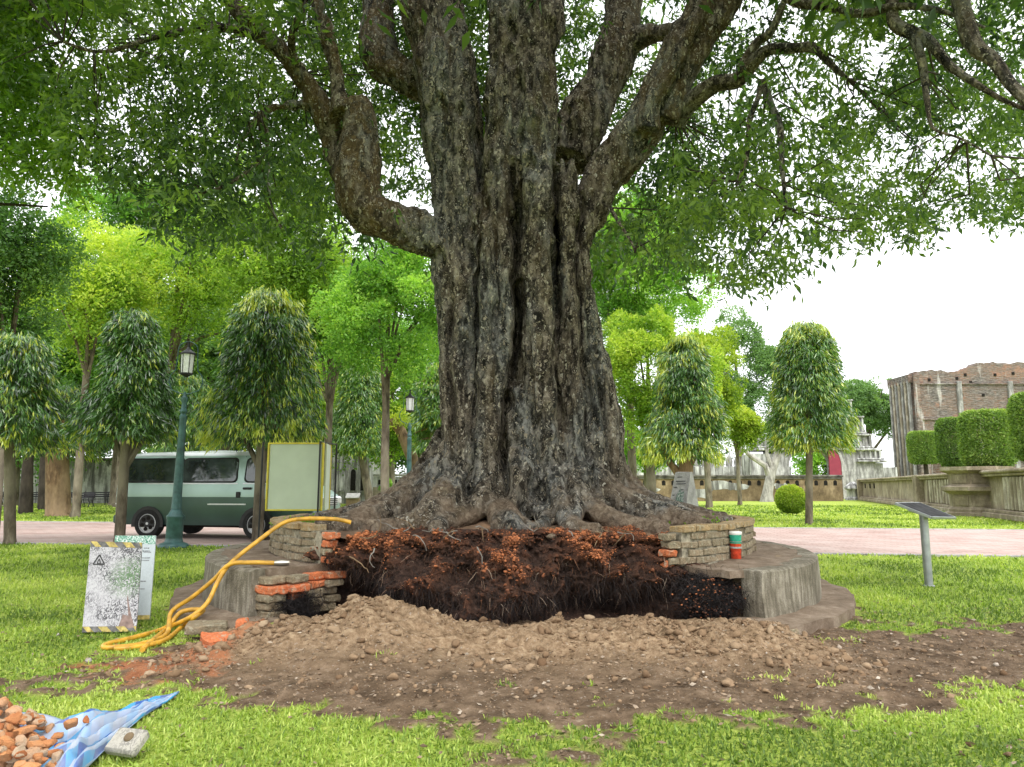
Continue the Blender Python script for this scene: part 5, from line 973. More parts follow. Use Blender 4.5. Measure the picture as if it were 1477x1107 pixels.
mb = MB(); mb.box(((x0+x1)/2, Yp+.2, zt/2-.05), (x1-x0, .4, zt)); mb.build('wall', M['stain_white'], t); mb = MB(); mb.box(((x0+x1)/2, Yp+.2, zt+.06), (x1-x0, .7, .16), b=.03); mb.build('coping', M['marker'], t)
mb = MB(); mb.box(((x0+x1)/2, Yp-.06, Z(706, Yp)/2), (x1-x0, .12, Z(706, Yp)+.3)); mb.build('rubble_base', M['stone_tan'], t)
mb = MB(); c_ = (W(561, Yp), Yp-.05, Z(697, Yp)); mb.lathe([(.42, 0), (.42, .08), (.3, .1), (.3, .02), (.12, .02), (.1, .1), (.01, .12)], (0, 0, 0), 16); mb.V = [(c_[0]+v[0], c_[1]-v[2]+.05, c_[2]+v[1]) for v in mb.V]; mb.build('boss', M['marker'], t, True)
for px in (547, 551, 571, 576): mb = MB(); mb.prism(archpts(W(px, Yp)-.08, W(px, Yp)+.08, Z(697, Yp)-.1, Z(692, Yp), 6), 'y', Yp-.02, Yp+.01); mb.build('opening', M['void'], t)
c_ = np.array((W(510, 40), 40., 0)); t = thing('info_stand', 'small pale reading stand in front of the white arched building', 'stand', c_); mb = MB(); mb.box(c_+[0, 0, .35], (.7, .4, .7), b=.03); mb.build('base', M['stone_brown'], t); mb = MB(); mb.box(c_+[0, -.1, .8], (.75, .45, .05), M=Matrix.Rotation(R(35), 4, 'X'), b=.01); mb.build('panel', M['marker'], t)
# ================================================================ BENCHES along the left wall
proto = None
for i, px in enumerate((20, 60, 116, 138, 8, 95)):
    Yv = 50. if i != 2 else 46.
    lab = ('dark bench left of the slim dark trunk', 'dark bench right of the slim dark trunk', 'nearest dark bench, just right of the fat brown trunk', 'dark bench furthest right along the stained wall', 'dark bench at the far left edge', 'dark bench hidden behind the fat brown trunk')[i]
    if proto is None:
        proto = t = thing('bench', lab, 'bench', (0, 0, 0), 'dark benches along the stained wall')
        mb = MB(); [mb.box((0, -.18+.12*q, .45), (1.7, .09, .035)) for q in range(4)]; mb.build('seat', M['bench'], t); mb = MB(); [mb.box((0, .28, .62+.13*q), (1.7, .03, .08)) for q in range(3)]; mb.build('backrest', M['bench'], t)
        for s_ in (-1, 1):
            mb = MB(); mb.tube([(s_*.78, -.22, 0), (s_*.78, -.1, .3), (s_*.78, -.24, .45), (s_*.78, -.22, .66), (s_*.78, .26, .66)], .03, 6); mb.tube([(s_*.78, .32, 0), (s_*.78, .15, .4), (s_*.78, .3, .95)], .03, 6); mb.build('leg', M['bench'], t)
    else: t = copy_tree(proto); t['label'] = lab
    t.location = (W(px, Yv), Yv, 0); t.rotation_euler.z = random.uniform(-.1, .1); t.scale = (1, 1, 1)
# ================================================================ VAN
van = thing('van', 'parked two tone green passenger van with white roof, seen from its side', 'van', (0, 0, 0))
# local frame: x forward 0..4.75, y left (+) / right (-, towards the camera), z up
def wid(z): return np.interp(z, [.3, .45, .9, 1.15, 1.3, 1.75, 1.92, 2.0], [.80, .83, .845, .84, .82, .74, .66, .5])
xsn = [0, .05, .2, .6, 1.2, 2., 2.8, 3.3, 3.6, 3.85, 4.1, 4.3, 4.5, 4.66, 4.73, 4.75]
def ztop(x): return np.interp(x, [0, .05, .2, .5, 2.0, 3.3, 3.55, 3.85, 4.1, 4.3, 4.5, 4.66, 4.75], [1.5, 1.78, 1.93, 1.985, 2.02, 1.98, 1.90, 1.60, 1.34, 1.17, 1.08, .98, .8])
def endf(x): return np.interp(x, [0, .05, .2, 4.3, 4.5, 4.66, 4.73, 4.75], [.93, .97, 1, 1, .97, .92, .86, .8])
zl = [.3, .42, .72, .93, 1.0, 1.2, 1.45, 1.7, 1.86, 1.95]; V = []; m = 2*len(zl)+1
for x in xsn:
    zt = float(ztop(x)); rows_ = [min(q, zt-.02*(len(zl)-i)) if q > zt-.2 else q for i, q in enumerate(zl)]; zz_ = []
    for i, q in enumerate(rows_): zz_.append(min(q, zt-.012*(len(zl)-i)))
    for q in zz_: V.append((x, -float(wid(q))*float(endf(x))*(1 if q < zt-.08 else .93), q))
    V.append((x, 0, zt))
    for q in zz_[::-1]: V.append((x, float(wid(q))*float(endf(x))*(1 if q < zt-.08 else .93), q))
F = []; MI = []
for i in range(len(xsn)-1):
    for k in range(m-1):
        F.append((i*m+k, i*m+k+1, (i+1)*m+k+1, (i+1)*m+k)); zi = k if k < len(zl) else 2*len(zl)-1-k+0
        zq = (V[i*m+k][2]+V[i*m+k+1][2])/2; MI.append(0 if zq < .93 else (2 if zq > 1.88 and xsn[i] < 3.5 else 1))
    F.append((i*m+m-1, i*m, (i+1)*m, (i+1)*m+m-1)); MI.append(0)
F += [tuple(range(m)), tuple(range((len(xsn)-1)*m+m-1, (len(xsn)-1)*m-1, -1))]; MI += [1, 1]
mb = MB(); mb.V = V; mb.F = F; mb.M = MI; mb.n = len(V); mb.build('body', [M['van_dark'], M['van_light'], M['van_white']], van, True)
def side(mb, pts, off, th=.01, sgn=-1, m=0):
    n = len(pts); O = [(x, sgn*(float(wid(z))*float(endf(x))+off), z) for x, z in pts]; I = [(x, sgn*(float(wid(z))*float(endf(x))+off-th-.02), z) for x, z in pts]
    mb.add(O+I, [tuple(range(n))]+[(k, n+k, n+(k+1) % n, (k+1) % n) for k in range(n)], m)
def rr_(x0, z0, x1, z1, r=.09, sl0=0, sl1=0):
    pts = []
    for cx, cz, a0 in ((x1-r, z0+r, -90), (x1-r, z1-r, 0), (x0+r, z1-r, 90), (x0+r, z0+r, 180)):
        for k in range(4):
            a = R(a0+30*k); px_ = cx+r*math.cos(a); pz = cz+r*math.sin(a); tt = (pz-z0)/(z1-z0); pts.append((px_+(sl1 if cx > (x0+x1)/2 else sl0)*tt, pz))
    return pts
for x0, x1, s0, s1 in ((.16, 1.62, .10, 0), (1.66, 2.98, 0, -.04), (3.2, 4.02, 0, -.3)):
    for sg in (-1, 1):
        mb = MB(); side(mb, rr_(x0-.035, 1.245, x1+.035, 1.815, .1, s0, s1), .006, sgn=sg); fr = mb.build('window', M['rubber'], van)
        mb = MB(); side(mb, rr_(x0, 1.28, x1, 1.78, .09, s0, s1), .010, sgn=sg); mb.build('pane', M['glass'], fr)
        mb = MB(); side(mb, rr_(x0-.05, 1.215, x1+.05, 1.24, .01), .007, sgn=sg); mb.build('trim', M['steel'], fr)
mb = MB(); side(mb, rr_(.0, .755, 3.05, .785, .01), .012); side(mb, rr_(3.05, .755, 3.25, .785, .01), .012); mb.build('side_trim', M['steel'], van)
mb = MB(); side(mb, rr_(.03, .9, 4.3, .94, .01), .004); mb.build('crease', M['van_white'], van)
mb = MB(); side(mb, rr_(3.12, .35, 3.13, 1.84, .002), .005); side(mb, rr_(4.08, .6, 4.09, 1.3, .002), .005); side(mb, rr_(1.64, .35, 1.65, 1.2, .002), .005); mb.build('door_gap', M['black'], van)
mb = MB(); mb.box((3.27, -.86, 1.12), (.2, .03, .05), b=.01); mb.box((3.06, -.855, .98), (.1, .03, .13), b=.01); mb.build('door_handle', M['black'], van)
# windscreen
mb = MB(); n_ = 5; P = []
for x, z, y in ((3.62, 1.86, .60), (4.16, 1.31, .72)): P += [(x+.02, -y, z+.02), (x+.04, -y*.5, z+.03), (x+.045, 0, z+.035), (x+.04, y*.5, z+.03), (x+.02, y, z+.02)]
mb.add(P, [(k, k+1, n_+k+1, n_+k) for k in range(4)]); mb.build('windscreen', M['glass'], van)
for sx in (.88, 3.52):
    for sg in (-1, 1):
        mb = MB(); arc_ = [(sx+.40*math.cos(R(q)), .32+.40*math.sin(R(q))) for q in range(-10, 191, 20)]; mb.prism(arc_, 'y', sg*.845, sg*.853) ; mb.build('wheel_arch', M['black'], van)
        w_ = thing('wheel', None, None, (0, 0, 0)); w_.parent = van; w_.location = (sx, sg*.76, .33)
        def lat(prof, name, mt, par, n=28):
            mb = MB(); mb.lathe(prof, (0, 0, 0), n); mb.V = [(v[0]+sx, sg*(.76+v[2]), v[1]+.33) for v in mb.V]; return mb.build(name, mt, par, True)
        lat([(.20, -.1), (.31, -.1), (.33, -.07), (.33, .07), (.31, .1), (.225, .105), (.2, .02)], 'tyre', M['rubber'], w_)
        lat([(.215, .04), (.22, .09), (.20, .10), (.19, .075), (.03, .085), (.03, .1), (.001, .1)], 'rim', M['steel'], w_)
        mb = MB()
        for k in range(6):
            a = k*PI/3+.3; mb.lathe([(.047, 0), (.047, .01)], (0, 0, 0), 10); n0 = len(mb.V)-20
            for i in range(20): v = mb.V[n0+i]; mb.V[n0+i] = (sx+.125*math.cos(a)+v[0], sg*(.76+.09+v[2]), .33+.125*math.sin(a)+v[1])
        mb.build('rim_holes', M['void'], w_)
mb = MB(); mb.box((4.72, 0, .52), (.22, 1.62, .2), b=.05); mb.build('bumper', M['van_dark'], van)
mb = MB(); mb.box((4.84, 0, .52), (.02, .5, .14)); mb.build('number_plate', M['cup_white'], van)
mb = MB(); mb.box((4.755, 0, .82), (.06, .9, .2), b=.02); mb.build('grille', M['steel'], van); mb = MB(); [mb.box((4.79, 0, .75+.045*q), (.02, .84, .015)) for q in range(4)]; mb.build('grille_bars', M['black'], van)
for sg in (-1, 1): mb = MB(); mb.box((4.68, sg*.62, .84), (.14, .3, .19), b=.04); mb.build('headlight', M['lens'], van); mb = MB(); mb.box((4.74, sg*.68, .52), (.2, .2, .1), b=.02); mb.build('fog_lamp', M['lens'], van)
for sg in (-1, 1): mb = MB(); mb.box((4.0, sg*.98, 1.35), (.08, .18, .26), b=.03); mb.box((4.0, sg*.87, 1.3), (.04, .1, .04)); mb.build('mirror', M['black'], van)
mb = MB(); mb.box((.02, 0, .42), (.16, 1.6, .2), b=.04); mb.build('rear_bumper', M['van_dark'], van)
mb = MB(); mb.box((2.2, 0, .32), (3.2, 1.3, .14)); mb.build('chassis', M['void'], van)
b0 = np.array((at(177, 750, 18.7)[0], 18.6)); van.location = (b0[0], b0[1]+.9, .02); van.rotation_euler.z = R(-11); van.scale = (1.13, 1.13, 1.1)
# ================================================================ LAMP POSTS
def lamp(label, px, py, scale=1., Yv=None, lean=0):
    b = gnd(px, py) if Yv is None else np.array((at(px, py, Yv)[0], Yv, 0.))
    t = thing('lamp_post', label, 'lamp post', (0, 0, 0), 'green lantern lamp posts')
    mb = MB(); mb.lathe([(.33, 0), (.33, .04), (.29, .09), (.2, .12), (.19, .16), (.175, .2), (.18, .22), (.18, .62), (.2, .66), (.2, .7), (.16, .74), (.12, .82), (.1, .86)], n=20); mb.build('base', M['green_metal'], t, True)
    mb = MB(); mb.lathe([(.115, .86), (.105, 1.0), (.078, 2.9), (.085, 2.93), (.085, 2.99), (.07, 3.0), (.06, 3.04), (.085, 3.08), (.085, 3.12), (.06, 3.16), (.055, 3.3), (.075, 3.36), (.075, 3.42), (.04, 3.46), (.03, 3.52), (.02, 3.56)], n=16); mb.build('pole', M['green_metal'], t, True)
    mb = MB(); cz = 4.05
    for s_ in (-1, 1):
        mb.tube([(0, 0, 3.5), (s_*.12, 0, 3.52), (s_*.3, 0, 3.6), (s_*.37, 0, 3.78), (s_*.34, 0, 3.95), (s_*.25, 0, 4.05), (s_*.22, 0, 4.3), (s_*.215, 0, 4.55)], .012, 6, cap=False)
    mb.tube([(.215*math.cos(PI*k/12), 0, 4.55+.2*math.sin(PI*k/12)) for k in range(13)], .012, 6); mb.build('hoop', M['green_metal'], t, True)
    ln = thing('lantern', None, None, (0, 0, 0)); ln.parent = t
    mb = MB(); mb.lathe([(.125, 4.0), (.145, 4.44)], n=6); mb.build('glass', M['lamp_glass'], ln)
    mb = MB(); mb.lathe([(.02, 3.9), (.1, 3.95), (.15, 3.97), (.15, 4.0)], n=6); mb.lathe([(.18, 4.44), (.17, 4.48), (.06, 4.56), (.03, 4.62), (.02, 4.76)], n=6)
    for k in range(6): a = k*PI/3; mb.tube([(.135*math.cos(a), .135*math.sin(a), 4.0), (.155*math.cos(a), .155*math.sin(a), 4.45)], .009, 4)
    mb.build('cage', M['black_metal'], ln)
    t.location = tuple(b); t.scale = (scale,)*3; t.rotation_euler = (0, R(lean), .2); return t
lamp('near dark green lamp post with hooped white lantern, in front of the van', 250, 790, .95, lean=.6)
lamp('far green lamp post with hooped lantern, close beside the huge trunk', 589, 745, 1.02, Yv=26.5, lean=-.3)
# ================================================================ CREAM NOTICE BOARD by the van
Yn = 15.2; c0 = at(390, 640, Yn); c1 = at(462, 736, Yn); t = thing('notice_board', 'blank cream board in a yellow frame held by thin black posts before the van', 'board', ((c0[0]+c1[0])/2, Yn, 0))
x0, x1, z0, z1 = c0[0], c1[0], c1[2], c0[2]
mb = MB(); mb.box(((x0+x1)/2, Yn, (z0+z1)/2), (x1-x0-.02, .04, z1-z0-.02)); mb.build('panel', M['board_cream'], t)
for nm, c_, s_ in (('top', ((x0+x1)/2, Yn-.005, z1), (x1-x0+.07, .07, .034)), ('bottom', ((x0+x1)/2, Yn-.005, z0), (x1-x0+.07, .07, .034)), ('l', (x0-.02, Yn-.007, (z0+z1)/2), (.034, .075, z1-z0+.03)), ('r', (x1+.02, Yn-.007, (z0+z1)/2), (.034, .075, z1-z0+.03))): mb = MB(); mb.box(c_, s_, b=.005); mb.build('frame', M['yellow'], t)
c2 = at(474, 690, Yn+.9); mb = MB(); pz = [(x1+.05, Yn+.05), (c2[0], Yn+.9)]; mb.add([(pz[0][0], pz[0][1], z0), (pz[1][0], pz[1][1], z0), (pz[1][0], pz[1][1], z1), (pz[0][0], pz[0][1], z1), (pz[0][0]+.03, pz[0][1], z0), (pz[1][0]+.03, pz[1][1], z0), (pz[1][0]+.03, pz[1][1], z1), (pz[0][0]+.03, pz[0][1], z1)], [(0, 1, 2, 3), (4, 5, 6, 7), (0, 4, 5, 1), (3, 2, 6, 7), (1, 5, 6, 2), (0, 3, 7, 4)]); mb.build('side_panel', M['board_cream'], t); mb = MB(); mb.tube([(c2[0]+.02, Yn+.88, z0-.02), (c2[0]+.02, Yn+.88, z1+.02)], .035, 4); mb.build('frame', M['yellow'], t)
for px, dy in ((377, .05), (460, -.08), (484, .9)):
    x_ = at(px, 690, Yn+dy)[0]; mb = MB(); mb.tube([(x_, Yn+dy, 0), (x_, Yn+dy, z1+.04)], .02, 8); mb.build('post', M['black_metal'], t, True)
mb = MB(); xa_, xb_ = at(460, 690, Yn-.08)[0], at(484, 690, Yn+.9)[0]; mb.tube([(xa_, Yn-.08, z1+.03), (xb_, Yn+.9, z1+.03)], .014, 6); mb.build('rail', M['black_metal'], t)
# ================================================================ TWO LEANING NOTICE BOARDS at the left
def aboard(name, label, c, base, mat, stripes, parent_group, tree=False, tri=False):
    """c: four corners (TL,TR,BR,BL) of the face in the world"""
    c = [np.array(q) for q in c]; o = (c[2]+c[3])/2; t = thing(name, label, 'sign', (o[0], o[1], 0), parent_group); nn = unit(np.cross(c[1]-c[0], c[3]-c[0])); nn = nn if nn[1] < 0 else -nn; th = .018
    def P(u, v, d=0.): return c[0]*(1-u)*(1-v)+c[1]*u*(1-v)+c[2]*u*v+c[3]*(1-u)*v+nn*d
    def patch(name, uv, mat, d=.002, par=t):
        mb = MB(); F_ = [P(u, v, d) for u, v in uv]; B_ = [P(u, v, d-.0015) for u, v in uv]; n = len(uv); mb.add(F_+B_, [tuple(range(n)), tuple(range(2*n-1, n-1, -1))]+[(k, (k+1) % n, n+(k+1) % n, n+k) for k in range(n)]); return mb.build(name, mat, par)
    mb = MB(); F_ = [P(0, 0), P(1, 0), P(1, 1), P(0, 1)]; B_ = [q-nn*th for q in F_]; mb.add(F_+B_, [(0, 1, 2, 3), (7, 6, 5, 4), (0, 4, 5, 1), (1, 5, 6, 2), (2, 6, 7, 3), (3, 7, 4, 0)]); bd = mb.build('board', mat, t)
    if stripes:
        for v0, v1 in ((0, .065), (.94, 1.0)):
            patch('tape', [(0, v0), (1, v0), (1, v1), (0, v1)], M['tape_black'], .002)
            q = -.05
            while q < 1: 
                a, b = max(0, q), min(1, q+.17); patch('tape_stripe', [(a, v0+.002), (b, v0+.002), (min(1, b+.1), v1-.002), (min(1, a+.1), v1-.002)], M['tape_yellow'], .004); q += .33
    return t, P, patch
M['tape_black'] = plain('tape_black', (.13, .125, .12), .6, 0, .3, .4, 20); M['tape_yellow'] = plain('tape_yellow', (.42, .33, .1), .6, 0, .3, .35, 30)
D0 = gnd(155, 915)[1]
bl_ = [at(131, 781, D0+.28), at(205, 783, D0+.33), at(196, 914, D0+.03), at(118, 914, D0)]
for q in bl_[2:]: q[2] = .015
o_ = (bl_[2]+bl_[3])/2
M['board_a'] = m_board('board_a', (.44, .43, .45), .9, (.06, .13, .5)); M['board_b'] = m_board('board_b', (.48, .53, .55), .10, None)
t, P, patch = aboard('leaning_sign', 'white board covered in black scribbled marks with striped tape at top and bottom', bl_, 0, M['board_a'], True, 'notice boards on the lawn')
patch('painted_trunk', [(.80, .60), (.84, .72), (.9, .84), (.97, .96), (.66, .96), (.72, .84), (.77, .72)], plain('trunk_print', (.24, .17, .15), .7, 0, .2, .3, 20), .0035)
for s_, u0 in ((.115, .245), (.07, .245)):
    pass
def outline(pts, w, mt):
    for i in range(len(pts)):
        a = np.array(pts[i]); b = np.array(pts[(i+1) % len(pts)]); d_ = b-a; l = np.linalg.norm(d_*[1, 1.75]); n_ = np.array([-d_[1]*1.75, d_[0]/1.75])/l*w; patch('warning_mark', [tuple(a-n_), tuple(b-n_), tuple(b+n_), tuple(a+n_)], mt, .006+.0004*i)
outline([(.20, .155), (.31, .265), (.09, .265)], .012, M['black']); outline([(.2, .20), (.235, .255), (.165, .255)], .009, M['black'])
for k in range(2): patch('text_line', [(.18+.03*(k % 2), .085+.03*k*.9), (.92-.1*(k % 3), .085+.03*k*.9), (.92-.1*(k % 3), .095+.03*k*.9), (.18+.03*(k % 2), .095+.03*k*.9)], m_board('ink%d' % k, (.42, .41, .42), 1., None), .0025)
mb = MB(); A0, A1 = P(0, 0, -.02), P(0, 1, -.02); back = np.array((A1[0]-.02, A1[1]+.5, .01)); mb.add([A0, A1, back, A0+[.03, 0, 0], A1+[.03, 0, 0], back+[.03, 0, 0]], [(0, 1, 2), (3, 4, 5), (0, 3, 4, 1), (1, 4, 5, 2), (2, 5, 3, 0)]); mb.build('side_brace', M['wood_grey'], t)
bb = [at(166, 773, D0+.85), at(225, 773, D0+.9), at(216, 889, D0+.6), at(160, 889, D0+.55)]
for q in bb[2:]: q[2] = .02
t, P, patch = aboard('leaning_sign', 'pale bluish board with green speckled top edge behind the scribbled board', bb, 0, M['board_b'], False, 'notice boards on the lawn')
gs = G('green_speckle'); gs.out(gs.ramp(gs.noise(70, 4), [(.4, (.06, .22, .14)), (.5, (.25, .4, .33)), (.6, (.6, .65, .62))]), .7)
patch('green_band', [(0, 0), (1, 0), (1, .11), (0, .09)], gs.m); patch('tape', [(.0, .95), (1, .95), (1, 1), (0, 1)], M['tape_yellow'])
for k, (v, u0, u1) in enumerate(((.15, .72, .86), (.185, .70, .88), (.27, .66, .9), (.3, .66, .88), (.55, .62, .84), (.64, .66, .82), (.2, .73, .9))): patch('text_line', [(u0, v), (u1, v), (u1, v+.012), (u0, v+.012)], m_board('inkb%d' % k, (.3, .32, .33), 1., None))
# ================================================================ STONE MARKER behind the planter, right
Ym = 13.4; zt = at(986, 681, Ym)[2]; f = [at(974, 682, Ym), at(998, 680, Ym+.1), None, None, at(1000, 680, Ym+.35)]
xl, xm, xr = at(950, 780, Ym-.25)[0], at(978, 780, Ym-.45)[0], at(1021, 780, Ym+.2)[0]
t = thing('stone_marker', 'grey tapering stone marker with dark engraved writing on its left face, behind the planter', 'marker', ((xl+xr)/2, Ym, 0)); mb = MB()
v = [(xl, Ym-.25, 0), (xm, Ym-.5, 0), (xr, Ym+.25, 0), (xl+.3, Ym+.6, 0), tuple(f[0]), tuple(at(996, 681, Ym-.02)), tuple(at(999, 681, Ym+.08)), tuple(at(978, 681, Ym+.2))]
mb.add(v, [(0, 1, 5, 4), (1, 2, 6, 5), (2, 3, 7, 6), (3, 0, 4, 7), (4, 5, 6, 7), (3, 2, 1, 0)]); mb.build('body', M['marker'], t)
V4 = [np.array(v[q]) for q in (4, 5, 1, 0)]; nn = unit(np.cross(V4[1]-V4[0], V4[3]-V4[0])); nn = nn if nn[1] < 0 else -nn
def mp_(u, w_, d=.003): return V4[0]*(1-u)*(1-w_)+V4[1]*u*(1-w_)+V4[2]*u*w_+V4[3]*(1-u)*w_+nn*d
ink = plain('engraving', (.12, .12, .12), .9, 0, .1, .3); mb = MB()
for k, (w_, u0, u1) in enumerate([(.05, .2, .5), (.1, .15, .75), (.13, .2, .8), (.17, .1, .3), (.20, .5, .7), (.26, .08, .2), (.32, .06, .18), (.38, .06, .2), (.46, .05, .15)]): mb.add([mp_(u0, w_), mp_(u1, w_), mp_(u1, w_+.012), mp_(u0, w_+.012)], [(0, 1, 2, 3)])
mb.build('engraved_lines', ink, t)
gs = G('etched_tree'); gs.out(gs.ramp(gs.noise(60, 4), [(.42, (.06, .12, .09)), (.52, (.2, .26, .22)), (.6, (.4, .4, .38))]), .8); mb = MB(); pts = [(.55+.27*math.cos(q)*(1+.15*math.sin(5*q)), .36+.15*math.sin(q)*(1+.2*math.cos(7*q))) for q in np.linspace(0, 2*PI, 22, endpoint=False)]; mb.add([mp_(a, b_, .004) for a, b_ in pts], [tuple(range(22))]); mb.build('etched_picture', gs.m, t)
# ================================================================ SLANTED INFORMATION PANEL at the right
bp = gnd(1340, 846); t = thing('information_panel', 'slanted grey metal information panel on a single round post on the lawn', 'sign', bp); Yq = bp[1]
zt = at(1332, 738, Yq)[2]; xt = at(1331, 738, Yq)[0]; mb = MB(); mb.tube([(bp[0], Yq, 0), (bp[0], Yq, zt-.03)], .052, 16); mb.lathe([(.075, 0), (.075, .012), (.055, .02)], (bp[0], Yq, 0), 14); mb.build('post', M['grey_metal'], t, True)
c = [at(1291, 725, Yq-.12), at(1326, 724.5, Yq+.42), at(1380, 746.5, Yq+.3), at(1344, 746, Yq-.3)]; nn = unit(np.cross(c[1]-c[0], c[3]-c[0])); nn = nn if nn[2] > 0 else -nn
mb = MB(); B_ = [q-nn*.03 for q in c]; mb.add(c+B_, [(0, 1, 2, 3), (7, 6, 5, 4), (0, 4, 5, 1), (1, 5, 6, 2), (2, 6, 7, 3), (3, 7, 4, 0)]); mb.build('frame', M['grey_metal'], t)
cc = sum(c)/4; mb = MB(); mb.add([cc+(q-cc)*.92+nn*.003 for q in c], [(0, 1, 2, 3)]); mb.build('panel_face', M['dark_face'], t)
mb = MB(); mb.box((bp[0], Yq, zt-.03), (.3, .2, .03), M=Matrix.Rotation(R(18), 4, 'Y')); mb.build('bracket', M['grey_metal'], t)
# ================================================================ CUP
c_ = gnd(1062, 808, ZT+.012); t = thing('plastic_cup', 'plastic cup of red drink with green band, standing on the planter', 'cup', c_)
mb = MB(); mb.lathe([(.040, 0), (.043, .004), (.048, .14)], c_, 18); mb.build('drink', M['cup_red'], t, True)
mb = MB(); mb.lathe([(.0485, .141), (.052, .215)], c_, 18); mb.build('green_band', M['cup_green'], t, True); mb = MB(); mb.lathe([(.053, .216), (.056, .222), (.056, .236), (.05, .242), (.02, .246)], c_, 18); mb.build('lid', M['cup_white'], t, True)
mb = MB(); mb.lathe([(.0505, .1), (.0505, .115)], c_, 18); mb.lathe([(.051, .155), (.0525, .16)], c_, 18); mb.build('label_strip', M['marker'], t, True); t.scale = (1.22, 1.22, 1.2)
# ================================================================ HOSE
def crv(pts, sub=8):
    W_ = [np.array(p, float) for p in pts]; out = []
    for i in range(len(W_)-1):
        p0, p1, p2, p3 = W_[max(i-1, 0)], W_[i], W_[i+1], W_[min(i+2, len(W_)-1)]
        for k in range(sub): s = k/sub; out.append(.5*((2*p1)+(-p0+p2)*s+(2*p0-5*p1+4*p2-p3)*s*s+(-p0+3*p1-3*p2+p3)*s**3))
    out.append(W_[-1]); return out
t = thing('hose', 'yellow orange water hose looped on the grass and draped over the planter steps', 'hose', gnd(200, 935)); HR = .021
g0 = lambda px, py: gnd(px, py, HR)
# upper run: over the brick coping, down past the tier edge, to the grass loop
up = [(*arc(2.68, R(-38.5), .93),), (*arc(2.8, R(-41), .965),), (*arc(3.03, R(-45), .97),), (*arc(3.2, R(-47), .93),), (*arc(3.45, R(-47.5), .76),), (*arc(3.72, R(-47), .57),), (*arc(3.86, R(-46), .42),), (*arc(3.98, R(-45), .24),), (*arc(4.12, R(-45), .13),), g0(245, 905), g0(225, 920), g0(205, 938)]
mb = MB(); mb.tube(crv(up), HR, 10); mb.build('hose_run', M['hose'], t, True)
lo = [(*arc(3.42, R(-42.5), ZT+.035),), (*arc(3.6, R(-44), ZT+.045),), (*arc(3.76, R(-46), ZT+.03),), (*arc(3.86, R(-48), ZT-.12),), (*arc(4.0, R(-50), .25),), (*arc(4.16, R(-51), .12),), g0(240, 915), g0(200, 930), g0(162, 934), g0(150, 934), g0(156, 929), g0(200, 918), g0(240, 905), (*arc(4.12, R(-48.5), .14),), (*arc(3.98, R(-46.5), .16),), (*arc(4.1, R(-44.5), .13),), g0(262, 905), g0(235, 925), g0(190, 934), g0(165, 936)]
mb = MB(); mb.tube(crv(lo), HR, 10); mb.build('hose_run', M['hose'], t, True)
e0 = np.array(arc(3.42, R(-42.5), ZT+.035)); e1 = np.array(arc(3.30, R(-41.2), ZT+.035)); mb = MB(); mb.tube([e0, e0*.5+e1*.5, e1], [.02, .03, .018], 8); mb.build('nozzle', M['brass'], t, True)
# ================================================================ BLUE TARP with rubble, plaster block
nu_, nv_ = 60, 40; t = thing('tarp', 'crumpled blue and white striped plastic tarp lying on the grass, lower left', 'tarp', gnd(120, 1080))
# edges given in the picture: back edge from the left edge up to the pointed corner, front edge back to the bottom
back_ = [gnd(-110, 1030), gnd(-20, 1036), gnd(60, 1040), gnd(110, 1052), gnd(150, 1040), gnd(195, 1024), gnd(235, 1010), gnd(258, 1004)]
front_ = [gnd(-110, 1300), gnd(0, 1260), gnd(60, 1220), gnd(95, 1160), gnd(125, 1118), gnd(165, 1078), gnd(205, 1042), gnd(257, 1006)]
bc = np.array(crv(back_, 9)); fc = np.array(crv(front_, 9)); n_ = len(bc); V = []; U = []; Vv = []
for j in range(nv_+1):
    f_ = j/nv_
    for i in range(n_): V.append(bc[i]*(1-f_)+fc[i]*f_); U.append(f_*1.6); Vv.append(i/(n_-1)*1.9)
V = np.array(V); s_ = np.tile(np.linspace(0, 1, n_), nv_+1); f_ = np.repeat(np.linspace(0, 1, nv_+1), n_)
env = np.sin(PI*np.clip(f_, 0, 1))**.6; lift = np.exp(-((s_-.6)/.16)**2)*.05*env*(1-.3*f_)+np.exp(-((s_-.45)/.1)**2)*.05*env
V[:, 2] += .03+lift+(.05*fbm(V*4, 4, 501)+.028*np.sin(f_*26+s_*5+2*vn(V*3, 4)))*np.clip(env+.15, 0, 1)*(1-.4*s_); V[:, 2] = np.maximum(V[:, 2], .012)
ii = (np.arange(nv_)[:, None]*n_+np.arange(n_-1)[None]).ravel(); tp = quads('sheet', V, np.stack([ii, ii+1, ii+n_+1, ii+n_], 1), M['tarp'], t, {'u': np.array(U), 'v': np.array(Vv)}, True)
m_ = tp.modifiers.new('th', 'SOLIDIFY'); m_.thickness = .004
# rubble chunks: one mesh each
prot = []
for q in range(7):
    bm = bmesh.new(); bmesh.ops.create_icosphere(bm, subdivisions=3, radius=1); vv = np.array([x.co[:] for x in bm.verts]); d_ = 1+.28*vn(vv*1.1+q*5, q)
    for pl_ in range(16):      # chip flat broken faces
        nrm = unit(rng.normal(size=3)); h_ = rng.uniform(.38, .68); dd_ = vv*d_[:, None]@nrm; d_ = d_*np.where(dd_ > h_, h_/np.maximum(dd_, 1e-6), 1)
    vv = vv*d_[:, None]*(1+.03*vn(vv*9, q))[:, None]*[1.15, .85, .7]
    for x, c_ in zip(bm.verts, vv): x.co = c_
    me = bpy.data.meshes.new('brick_chunk'); bm.to_mesh(me); bm.free(); at_ = me.attributes.new('tint', 'FLOAT', 'POINT'); at_.data.foreach_set('value', np.clip(q/6+.2*vn(vv*2, 5), 0, 1).astype(np.float32)); me.materials.append(M['rubble']); prot.append(me)
